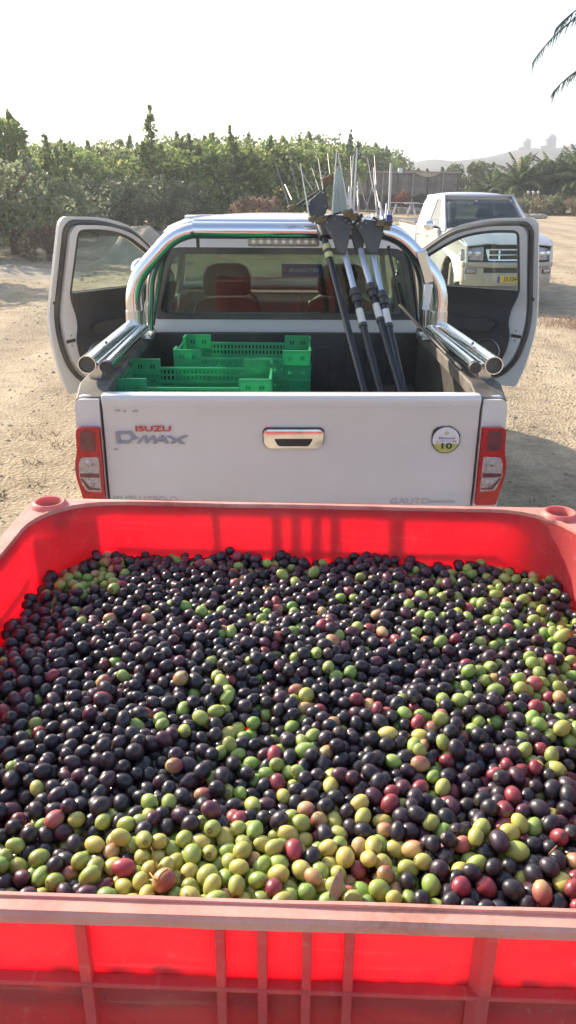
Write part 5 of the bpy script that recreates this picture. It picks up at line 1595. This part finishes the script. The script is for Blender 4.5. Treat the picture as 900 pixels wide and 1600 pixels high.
# --- open doors of the near truck
def open_door(s_, theta):
    y_h = 3.30; ct, st = math.cos(theta), math.sin(theta)
    def fn(u, v, w_):
        wi = w_ + .30 * max(0, v - 1.22) + .03 * max(0, (.95 - v)) ** 1.2 * 1.2
        x = -.858 - u * st + wi * ct; y = y_h - u * ct - wi * st
        return (-s_ * x if s_ > 0 else x, y, v)
    out = rpoly([(0.0, .64), (0.0, 1.38), (.20, 1.56), (.50, 1.765), (.74, 1.825), (1.05, 1.838), (1.085, 1.80), (1.105, 1.30), (1.115, 1.05), (1.07, .78), (1.02, .63)], [.03, .05, .1, .1, .1, .02, .02, .1, .1, .08, .02])
    hole = rpoly([(.115, 1.335), (.115, 1.385), (.29, 1.545), (.56, 1.705), (.76, 1.748), (.965, 1.752), (.985, 1.335)], [.01, .03, .1, .1, .1, .04, .02])
    dens2 = lambda lp: [q for i in range(len(lp)) for q in ([lp[i]] + ([((lp[i][0] * (k - j) + lp[(i + 1) % len(lp)][0] * j) / k, (lp[i][1] * (k - j) + lp[(i + 1) % len(lp)][1] * j) / k) for k in [max(1, int(math.hypot(lp[i][0] - lp[(i + 1) % len(lp)][0], lp[i][1] - lp[(i + 1) % len(lp)][1]) / .09))] for j in range(1, k)]))]
    b = MB(); b.plate(dens2(out), [dens2(hole)[::-1]], .028, fn)
    d = b.build('door', 'paint', truck, bevel=.004); 
    # inner frame
    inn = rpoly([(.035, .70), (.035, 1.36), (.22, 1.52), (.50, 1.712), (.74, 1.775), (.985, 1.785), (1.022, 1.74), (1.035, 1.30), (1.045, 1.08), (.985, .84), (.86, .70)], [.03, .05, .1, .1, .1, .05, .04, .1, .12, .15, .12])
    b = MB(); b.plate(dens2(inn), [dens2([(u, v) for u, v in hole])[::-1]], .045, lambda u, v, w_: fn(u, v, w_ + .030)); b.build('inner_frame', 'paint', d, bevel=.006)
    # rubber seal lying round the inner frame
    cx, cz = .55, 1.25
    sl = dens2([(u + (.020 if u > cx else -.006), v + (.016 if v > cz else -.016)) for u, v in inn])
    b = MB(); b.tube([fn(u, v, .036) for u, v in sl] + [fn(sl[0][0], sl[0][1], .036)], .017, 8); b.build('door_seal', 'rubber', d, smooth=True)
    wr = dens2(hole)
    b = MB(); b.tube([fn(u, v, .062) for u, v in wr] + [fn(wr[0][0], wr[0][1], .062)], .015, 8); b.build('window_rubber', 'rubber', d, smooth=True)
    b = MB(); b.plate(dens2([(u, v) for u, v in hole]), [], .005, lambda u, v, w_: fn(u, v, w_ + .035)); b.build('door_glass', 'glass', d)
    # trim card
    tr = rpoly([(.05, .735), (.05, 1.345), (.99, 1.345), (.975, 1.28), (.935, 1.20), (.925, 1.10), (.95, 1.02), (.93, .86), (.83, .735)], [.02, .02, .01, .05, .08, .08, .08, .12, .1])
    b = MB(); b.plate(dens2(tr), [], .035, lambda u, v, w_: fn(u, v, w_ + .070)); t = b.build('door_card', 'trim', d, bevel=.012, seg=3)
    b = MB(); b.plate(rpoly([(.25, 1.04), (.80, 1.04), (.86, 1.10), (.80, 1.13), (.25, 1.13)], .03), [], .05, lambda u, v, w_: fn(u, v, w_ + .10)); b.build('armrest', 'trim', t, bevel=.015)
    b = MB(); b.plate(rpoly([(.18, .77), (.70, .77), (.72, .90), (.18, .90)], .04), [], .035, lambda u, v, w_: fn(u, v, w_ + .10)); b.build('door_pocket', 'trim', t, bevel=.012)
    b = MB(); c0 = Vector(fn(.80, .89, .106)); ax = (Vector(fn(.80, .89, .2)) - c0).normalized(); b.tube([c0 - ax * .006, c0 + ax * .006], [.085, .080], 24); sp = b.build('speaker', 'darkmetal', t, smooth=40)
    b = MB(); b.tube([c0 + ax * .004, c0 + ax * .010], [.094, .090], 24, caps=False); b.tube([c0 + ax * .004, c0 + ax * .010], [.083, .083], 24, caps=False); b.build('speaker_ring', 'rim', t, smooth=40)
    b = MB(); b.plate(rpoly([(.955, 1.005), (1.03, 1.0), (1.03, 1.022), (.955, 1.028)], .004, 2), [], .004, lambda u, v, w_: fn(u, v, w_ + .0752)); b.build('latch', 'black', d)
    b = MB()
    for u, v in ((.985, 1.05), (.985, .98)): q = Vector(fn(u, v, .074)); b.sphere(q, .006, 8, 6)
    b.build('latch_bolt', 'darkmetal', d, smooth=True)
    b = MB(); q = Vector(fn(1.075, 1.28, .030)); b.box(q, (.016, .016, .02)); b.build('rubber_stop', 'black', d, bevel=.003)
    # mirror on the outside
    b = MB(); q = Vector(fn(.18, 1.42, -.13)); b.sphere(q, .11, 14, 10, sc=(.95, .6, .85)); b.bar(Vector(fn(.16, 1.36, 0)), q, .05, .04); b.build('side_mirror', 'chrome', d, smooth=60)
    b = MB(); b.plate(rpoly([(.90, 1.10), (1.03, 1.10), (1.03, 1.16), (.90, 1.16)], .02), [], .02, lambda u, v, w_: fn(u, v, -.02 + w_)); b.build('outer_handle', 'chrome', d, bevel=.006)
    return d
open_door(-1, R(41)); open_door(1, R(60))

# --- chrome roll bar, side rails and lamps of the near truck
rb = thing('x', None, None); bpy.data.objects.remove(rb)
rollbar = MB()
def hoop(y, dz=0):
    pts = [(-.785, y, 1.31), (-.79, y, 1.57 + dz), (-.545, y + .01, 1.828 + dz), (.545, y + .01, 1.828 + dz), (.79, y, 1.57 + dz), (.785, y, 1.31)]
    return smooth_path(pts, .115, 8)
rollbar.tube(hoop(1.13), .038, 20)
rollbar.tube(hoop(1.245, .012), .038, 20)
bar = rollbar.build('roll_bar', 'chrome', truck, smooth=50)
b = MB(); b.tube([(-.47, 1.14, 1.828), (.47, 1.14, 1.828)], .0415, 22); b.build('bar_sleeve', 'chrome', bar, smooth=50)
b = MB(); b.tube([(-.47, 1.255, 1.84), (.47, 1.255, 1.84)], .0415, 22); b.build('bar_sleeve', 'chrome', bar, smooth=50)
for s_ in (-1, 1):
    b = MB(); b.tube([(s_ * .785, 1.13, 1.30), (s_ * .785, 1.13, 1.43)], [.046, .044], 20); b.build('bar_foot', 'steel', bar, smooth=50)
    b = MB(); b.box((s_ * .775, 1.19, 1.292), (.15, .24, .012)); b.build('foot_plate', 'steel', bar, bevel=.004)
    b = MB(); b.sphere((s_ * .785, 1.088, 1.36), .009, 8, 6); b.sphere((s_ * .47, 1.10, 1.815), .010, 8, 6); b.build('bar_bolt', 'darkmetal', bar, smooth=True)
    b = MB(); b.tube(smooth_path([(s_ * .57, 1.20, 1.80), (s_ * .66, 1.33, 1.66), (s_ * .74, 1.42, 1.31)], .15), .019, 12); b.build('bar_brace', 'steel', bar, smooth=50)
    b = MB(); b.tube(smooth_path([(s_ * .62, 1.16, 1.74), (s_ * .70, 1.20, 1.60), (s_ * .73, 1.24, 1.31)], .15), .022, 12); b.build('bar_brace', 'steel', bar, smooth=50)
    b = MB(); b.bar((s_ * .455, 1.22, 1.81), (s_ * .455, 1.24, 1.74), .016, .02); b.build('bar_tab', 'darkmetal', bar)
    # long side rails: a wide tube and a thinner one inside of it
    a0, a1 = Vector((s_ * .832, .155, 1.352)), Vector((s_ * .800, 1.12, 1.345))
    b = MB(); n = 22; ax = (a1 - a0).normalized()
    rings = []
    for rr, t in ((.0385, 0), (.0385, .25), (.0385, .5), (.0385, .75), (.0385, 1.0), (.034, 1.0), (.034, 0)):
        c = a0.lerp(a1, t); rings.append([c + Vector((rr * math.cos(2 * PI * i / n), 0, rr * math.sin(2 * PI * i / n))) for i in range(n)])
    rings.append(rings[0]); b.loft(rings, caps=False)
    rail = b.build('side_rail', 'chrome', truck, smooth=50)
    b = MB(); b.tube([a0 + ax * .018, a0 + ax * .026], .0335, 20); b.build('rail_plug', 'darkmetal', rail)
    b = MB(); b.tube([(s_ * .762, .20, 1.338), (s_ * .738, 1.12, 1.338)], .023, 16); r2 = b.build('inner_rail', 'chrome', rail, smooth=50)
    b = MB(); b.tube([(s_ * .762, .175, 1.338), (s_ * .762, .21, 1.338)], .0245, 16); b.build('inner_rail_cap', 'black', rail, smooth=50)
    b = MB(); b.box((s_ * .81, .22, 1.31), (.055, .03, .07)); b.build('rail_bracket', 'steel', rail, bevel=.004)
    b = MB(); b.box((s_ * .77, .22, 1.338), (.06, .025, .02)); b.build('rail_bracket', 'steel', rail, bevel=.003)
    b = MB(); b.sphere((s_ * .80, .42, 1.395), .007, 8, 6); b.build('rail_bolt', 'darkmetal', rail, smooth=True)
# painted clamp and folded strap on the right leg of the bar
b = MB(); b.bar((.66, 1.07, 1.74), (.71, 1.07, 1.58), .05, .02, up=(0, 1, 0)); b.bar((.71, 1.07, 1.58), (.70, 1.08, 1.44), .045, .02, up=(0, 1, 0)); b.build('grey_strap', 'steel', bar, bevel=.006)
b = MB(); b.tube([(.56, 1.03, 1.48), (.70, .98, 1.34), (.74, .6, 1.30), (.725, .25, 1.315)], .008, 8); b.tube([(.50, 1.1, 1.76), (.57, 1.05, 1.46)], .008, 8); b.build('black_cable', 'black', bar, smooth=True)
# third brake light / lamp strip under the bar
lx = -.02
b = MB(); b.box((lx, 1.17, 1.772), (.36, .05, .045)); lamp = b.build('lamp_strip', 'ledbody', truck, bevel=.012)
for k in range(9):
    b = MB(); b.sphere((lx - .15 + .0375 * k, 1.144, 1.774), .011, 10, 6, sc=(1, .5, 1)); b.build('led', 'led', lamp, smooth=True)
# antenna
b = MB(); b.tube([(.505, 1.17, 1.80), (.505, 1.17, 1.93)], .010, 8); b.tube([(.505, 1.17, 1.93), (.503, 1.17, 2.145)], .0065, 8); an = b.build('antenna', 'rodwhite', truck, smooth=50)
b = MB(); b.box((.495, 1.16, 1.88), (.05, .035, .05)); b.build('antenna_bracket', 'blue', an, bevel=.004)
# blue sticker inside the rear window
b = MB(); x0 = -.03; z0 = 1.575
q = TINV @ P(472, 424, 4.72)
b.box((q.x, 1.585, q.z), (.225, .002, .072)); sk = b.build('window_sticker', 'blue', truck)
text_obj('iPIONEERLIFTERS', .030, 'sticker_text', 'white', sk, Matrix.Translation((q.x + .012, 1.5835, q.z)) @ Matrix.Rotation(PI / 2, 4, 'X'), .0003, 0, .74)
b = MB(); b.sphere((q.x - .098, 1.583, q.z), .011, 10, 6, sc=(1, .15, 1)); b.build('sticker_logo', 'badgered', sk)
# cloths on the dashboard and the seat
b = MB(); b.shell(lambda a, c: ((.20 + .42 * a, 2.9 + .3 * c, 1.20 + .10 * math.sin(a * 4) * math.sin(c * 3)), (0, 0, 1)), 8, 6, .02); tag(b.build('cream_cloth', 'cream', None, smooth=True), 'crumpled cream cloth on the dashboard of the near pickup', 'cloth')
bpy.data.objects['cream_cloth'].matrix_world = TMAT

# ------------------------------------------------------------------ green harvest crates
def crate_parts():
    """one crate: 0.68 x 0.42 x 0.145, low middle on the long sides, slotted walls"""
    Lx, Ly, H = .34, .21, .145
    parts = {}
    def wall_quad(b, a0, a1, z0, z1, side, t=.0035):
        # side: ('y', s) long wall or ('x', s) short wall; a0..a1 along it; walls lean outwards going up
        ax, s_ = side
        pts = []
        for z in (z0, z1):
            k = .045 * (z - H)
            for a in (a0, a1):
                for w_ in (0, -t):
                    if ax == 'y': pts.append((a * (1 + k * .4), s_ * (Ly + k + w_), z))
                    else: pts.append((s_ * (Lx + k + w_), a * (1 + k * .4), z))
        b.add(pts, [(0, 2, 6, 4), (1, 5, 7, 3), (0, 4, 5, 1), (2, 3, 7, 6), (4, 6, 7, 5), (0, 1, 3, 2)])
    def lattice(b, a0, a1, z0, z1, side, pitch, rows):
        n = max(1, int(round((a1 - a0) / pitch))); p = (a1 - a0) / n
        rh = (z1 - z0) / rows
        for r_ in range(rows):
            za = z0 + rh * r_
            wall_quad(b, a0, a1, za, za + rh * .32, side)
            for i in range(n):
                wall_quad(b, a0 + p * (i + .28), a0 + p * (i + .72), za + rh * .32, za + rh, side, .0045)
        wall_quad(b, a0, a1, z1, z1 + .006, side, .006)
    for s_ in (-1, 1):
        b = MB(); lattice(b, -.20, .20, .006, .092, ('y', s_), .019, 3); wall_quad(b, -.20, .20, .098, .106, ('y', s_), .011); parts['long_wall', s_] = b
        b = MB(); lattice(b, -.12, .12, .006, .11, ('x', s_), .019, 3); wall_quad(b, -.12, .12, .116, .124, ('x', s_), .011); parts['short_wall', s_] = b
    for sx in (-1, 1):
        for sy in (-1, 1):
            b = MB()
            a0, a1 = sorted((sx * .20, sx * (Lx - .002)))
            def cf(u, v, w_, sx=sx, sy=sy):
                k = .045 * (v - H); return (sx * u * (1 + k * .4), sy * (Ly + k - w_), v)
            hl = [[(x_, z_), (x_ + .007, z_), (x_ + .007, z_ + .022), (x_, z_ + .022)][::-1] for x_ in (.228, .241, .288, .301) for z_ in (.028, .095)]
            b.plate([(.20, .006), (Lx - .002, .006), (Lx - .002, H - .006), (.20, H - .006)], hl, .004, cf)
            wall_quad(b, a0, a1, H - .006, H, ('y', sy), .012)
            wall_quad(b, a0, a1, .070, .074, ('y', sy), -.004)
            c0, c1 = sorted((sy * .12, sy * (Ly - .002)))
            wall_quad(b, c0, c1, .006, H - .006, ('x', sx), .004)
            wall_quad(b, c0, c1, H - .006, H, ('x', sx), .012)
            parts['corner', sx, sy] = b
    b = MB()
    for i in range(17): b.box((-.31 + .62 * i / 16, 0, .003), (.009, .395, .006))
    for i in range(11): b.box((0, -.19 + .38 * i / 10, .0035), (.64, .008, .006))
    parts['base_grid'] = b
    return {k: v.mesh(k if isinstance(k, str) else k[0], 'green') for k, v in parts.items()}
CR = crate_parts()
def crate(x, y, z, rz, label, group='green crates stacked in the load bed'):
    e = thing('crate', label, 'crate', TMAT @ Vector((x, y, z)), rz, group)
    for k, me in CR.items():
        o = bpy.data.objects.new(k if isinstance(k, str) else k[0], me); COL.objects.link(o); o.parent = e
    return e
def lc(px, py, Y): q = TINV @ P(px, py, Y); return q
zt = .853
names = ['bottom', 'second', 'third', 'fourth', 'topmost']
for i in range(5):
    dz = (1.272 - .145 - zt) / 4
    crate(lc(304, 590, 3.47).x, .455, zt + dz * i, R(.3 + .5 * (i % 2)), ['green crate at the bottom of the front left stack by the tailgate', 'green crate second from the bottom of the front left stack', 'green crate in the middle of the front left stack',
          'green crate just under the top one of the front left stack', 'topmost green crate of the front left stack, right behind the tailgate'][i])
for i in range(5):
    dz = (1.292 - .145 - zt) / 4
    crate(lc(383, 540, 4.18).x - .0, .985, zt + dz * i, R(-1.2 + .8 * (i % 2)), ['green crate at the bottom of the rear stack against the cab', 'green crate second from the bottom of the rear stack', 'green crate in the middle of the rear stack',
          'green crate just under the top one of the rear stack', 'topmost green crate of the rear stack, below the rear window'][i])

# ------------------------------------------------------------------ olive rakes leaning on the roll bar
def seg(b, p, q, r, n=10): b.tube([p, q], r, n)
GR = 'olive harvesting rakes leaning on the roll bar'
def rod(parent, a, c, r=.0035, m='carbon', name='rod'):
    b = MB(); a, c = Vector(a), Vector(c); b.tube([a, c], [r * .9, r * .5], 6); return b.build(name, m, parent, smooth=50)
def mount(parent, p, r=.02, m='glovetan', seed=0):
    b = MB(); r_ = random.Random(seed); p = Vector(p)
    b.box(p, (r * 1.7, r * 1.5, r * 1.1), rot=Matrix.Rotation(r_.uniform(-.6, .6), 3, 'Y')); b.tube([p + Vector((-r, 0, r * .2)), p + Vector((r * 1.2, 0, r * .9))], r * .55, 8)
    return b.build('rod_mount', m, parent, bevel=.005)
def pole_line(pt, pb, Yt=4.20, Yb=3.66):
    T_, B_ = P(*pt, Yt), P(*pb, Yb); d = (T_ - B_).normalized()
    bottom = B_ + d * ((.87 - B_.z) / d.z)
    return T_, B_, d, bottom
def rake(label, pt, pb, kind, head, rods):
    T_, B_, d, bottom = pole_line(pt, pb)
    e = thing('olive_rake', label, 'olive rake', bottom, 0, GR)
    inv_ = Matrix.Translation(-bottom)
    loc = lambda v: inv_ @ Vector(v)
    top = T_ + d * .10
    def at(py, off=0):        # point of the pole seen at picture row py
        lo, hi = 0.0, 3.0
        for _ in range(40):
            mid = (lo + hi) / 2; v = CAM_ROT.transposed() @ (bottom + d * mid - Vector((0, 0, CAM_Z)))
            if 800 - F * v.y / -v.z > py: lo = mid
            else: hi = mid
        return loc(bottom + d * lo)
    if kind == 'black':
        b = MB(); seg(b, loc(bottom), loc(top), .0165); b.build('pole', 'polebl', e, smooth=50)
        b = MB(); seg(b, at(372), at(352), .028, 12); b.build('motor_housing', 'headgrey', e, smooth=50, bevel=.004)
        for py in (388, 400):
            b = MB(); seg(b, at(py + 4), at(py - 4), .0215, 12); b.build('yellow_collar', 'collar', e, smooth=50)
        b = MB(); seg(b, at(396), at(392), .024, 12); b.build('clamp', 'black', e, smooth=50)
    else:
        py0, py1, py2 = kind
        b = MB(); seg(b, loc(bottom), at(py1 + 6), .0175); b.build('pole', 'polebl', e, smooth=50)
        b = MB(); seg(b, at(py1 + 6), loc(top), .0155); b.build('upper_tube', 'polish', e, smooth=50)
        b = MB(); seg(b, at(py1 + 18), at(py1 - 2), .024, 12); seg(b, at(py1 + 8), at(py1 + 2), .029, 12); b.build('lock_collar', 'black', e, smooth=50)
        b = MB(); seg(b, at(py2 + 10), at(py2 - 12), .0182, 12); b.build('pale_label_band', 'rodwhite', e, smooth=50)
        b = MB(); seg(b, at(py2 + 15), at(py2 + 10), .021, 12); b.build('clamp', 'black', e, smooth=50)
    # head plate: outline given in picture points at the distance of the bar, real thickness
    for Yh, pts, th in head:
        pp = [loc(P(px, py, Yh + (398 - py) * .0004)) for px, py in pts]
        nrm = ((pp[1] - pp[0]).cross(pp[-1] - pp[0])).normalized()
        if nrm.y < 0: nrm = -nrm
        N = len(pp)
        b = MB(); b.add(pp + [v + nrm * th for v in pp], [tuple(range(N)), tuple(range(2 * N - 1, N - 1, -1))] + [(i, (i + 1) % N, (i + 1) % N + N, i + N) for i in range(N)])
        b.build('head_plate', 'headgrey', e, bevel=.006)
        c = sum(pp, Vector()) / N
        b = MB()
        for v in pp[:4]:
            q = c.lerp(v, .72) - nrm * .002; b.sphere(q, .0055, 8, 6)
        b.build('plate_screw', 'carbon', e, smooth=True)
    for i, (p, q, Yr, r_, m) in enumerate(rods):
        rod(e, loc(P(*p, Yr)), loc(P(*q, Yr + .12)), r_, m)
    return e, loc
M['collar'] = mat('olive_yellow_collar', (.50, .47, .20), .5)
Yh = 4.165
e1, l1 = rake('leftmost leaning rake, with a black pole and yellow collars below its head', (512, 392), (569, 611), 'black',
     [(Yh + .02, [(478, 318), (508, 292), (513, 322), (500, 352), (486, 340)], .03)],
     [((454, 328), (430, 253), Yh, .0042, 'carbon'), ((484, 343), (469, 255), Yh, .0046, 'rodwhite'), ((468, 312), (450, 238), Yh + .1, .003, 'carbon'), ((497, 338), (489, 238), Yh + .05, .0032, 'carbon'),
      ((489, 297), (462, 254), Yh + .1, .003, 'carbon'), ((507, 310), (497, 246), Yh + .1, .004, 'rodwhite'), ((456, 312), (445, 288), Yh + .12, .0028, 'carbon'), ((500, 285), (510, 268), Yh + .1, .004, 'carbon'),
      ((452, 330), (512, 288), Yh + .06, .009, 'headgrey'), ((500, 300), (487, 262), Yh + .14, .0028, 'carbon'), ((476, 322), (509, 306), Yh + .04, .007, 'polebl')])
mount(e1, l1(P(456, 327, Yh)), .020, seed=1); mount(e1, l1(P(487, 344, Yh)), .018, seed=2); mount(e1, l1(P(497, 346, Yh)), .018, seed=3); mount(e1, l1(P(511, 284, Yh + .12)), .026, seed=4)
e2, l2 = rake('second leaning rake from the left, with silver upper tube and wide grey plate', (539, 398), (594, 612), (0, 455, 504 - 8),
     [(Yh, [(503, 342), (520, 335), (543, 337), (551, 344), (546, 372), (541, 397), (528, 397), (520, 372)], .045)],
     [((519, 336), (526, 236), Yh + .02, .0065, 'rodwhite'), ((545, 328), (529, 243), Yh + .02, .0055, 'rodwhite'), ((531, 333), (524, 262), Yh, .003, 'carbon'), ((552, 334), (558, 232), Yh, .0075, 'rodwhite'), ((547, 330), (552, 243), Yh + .1, .006, 'rodwhite'),
      ((560, 332), (558, 290), Yh + .03, .005, 'rodwhite'), ((544, 322), (546, 292), Yh, .009, 'rodwhite'), ((517, 285), (512, 240), Yh + .12, .003, 'carbon'), ((505, 340), (551, 326), Yh - .01, .006, 'polebl')])
mount(e2, l2(P(543, 336, Yh)), .022, seed=5); mount(e2, l2(P(552, 341, Yh)), .020, seed=6); mount(e2, l2(P(505, 343, Yh)), .016, seed=7)
for k, pts in enumerate([[(520, 336), (524, 268), (530, 258), (538, 334)], [(526, 290), (534, 262), (545, 330), (537, 332)]]):
    pp = [l2(P(px, py, Yh + .06 + .03 * k)) for px, py in pts]; b = MB(); b.add(pp + [v + Vector((0, .006, 0)) for v in pp], [(0, 1, 2, 3), (7, 6, 5, 4)] + [(i, (i + 1) % 4, (i + 1) % 4 + 4, i + 4) for i in range(4)]); b.build('pale_blade', 'blade', e2)
e3, l3 = rake('third leaning rake from the left, silver tube, its head between the two wide plates', (567, 404), (626, 612), (0, 447, 482 + 6),
     [(Yh + .06, [(546, 350), (560, 342), (572, 350), (570, 372), (566, 398), (556, 396), (550, 372)], .04)],
     [((574, 328), (559, 272), Yh + .04, .0036, 'carbon'), ((572, 330), (585, 279), Yh + .04, .0036, 'carbon'), ((562, 338), (559, 283), Yh, .0032, 'carbon'), ((577, 334), (560, 278), Yh + .08, .003, 'carbon'), ((584, 300), (574, 247), Yh + .1, .003, 'carbon'),
      ((550, 292), (548, 244), Yh + .1, .003, 'carbon'), ((566, 345), (576, 336), Yh, .006, 'rodwhite')])
mount(e3, l3(P(560, 342, Yh + .04)), .018, 'black', seed=8)
e4, l4 = rake('rightmost leaning rake, its dark head plate over the right bend of the roll bar', (583, 402), (631, 612), (0, 459, 497),
     [(Yh, [(557, 350), (568, 342), (592, 345), (601, 352), (597, 372), (590, 396), (576, 396), (568, 372)], .045)],
     [((589, 338), (584, 262), Yh + .02, .006, 'rodwhite'), ((591, 342), (587, 300), Yh, .004, 'carbon'), ((596, 338), (588, 298), Yh + .04, .0035, 'carbon'), ((599, 345), (593, 316), Yh + .02, .011, 'rodwhite'), ((602, 346), (604, 318), Yh + .04, .007, 'polish'),
      ((583, 342), (582, 335), Yh, .010, 'rodwhite'), ((588, 290), (585, 243), Yh + .1, .003, 'carbon'), ((592, 290), (602, 355), Yh + .05, .003, 'carbon'), ((584, 340), (600, 350), Yh - .02, .007, 'polebl')])
mount(e4, l4(P(595, 350, Yh)), .020, seed=9); mount(e4, l4(P(604, 356, Yh)), .020, seed=10); mount(e4, l4(P(608, 350, Yh)), .014, 'black', seed=11)

# ------------------------------------------------------------------ dusty evening air
hz = bpy.data.materials.new('haze_air'); hz.use_nodes = True
n, l = hz.node_tree.nodes, hz.node_tree.links
n.remove(n['Principled BSDF'])
pv = n.new('ShaderNodeVolumePrincipled'); pv.inputs['Color'].default_value = (.90, .94, 1.0, 1); pv.inputs['Density'].default_value = .0012; pv.inputs['Anisotropy'].default_value = .55
l.new(pv.outputs[0], n['Material Output'].inputs['Volume'])
b = MB(); b.box((0, 1000, 45), (9000, 4400, 110)); b.v = [(x, y, max(-3, z)) for x, y, z in b.v]
tag(b.build('haze', hz), 'thin dusty air over the whole lot', kind='stuff')
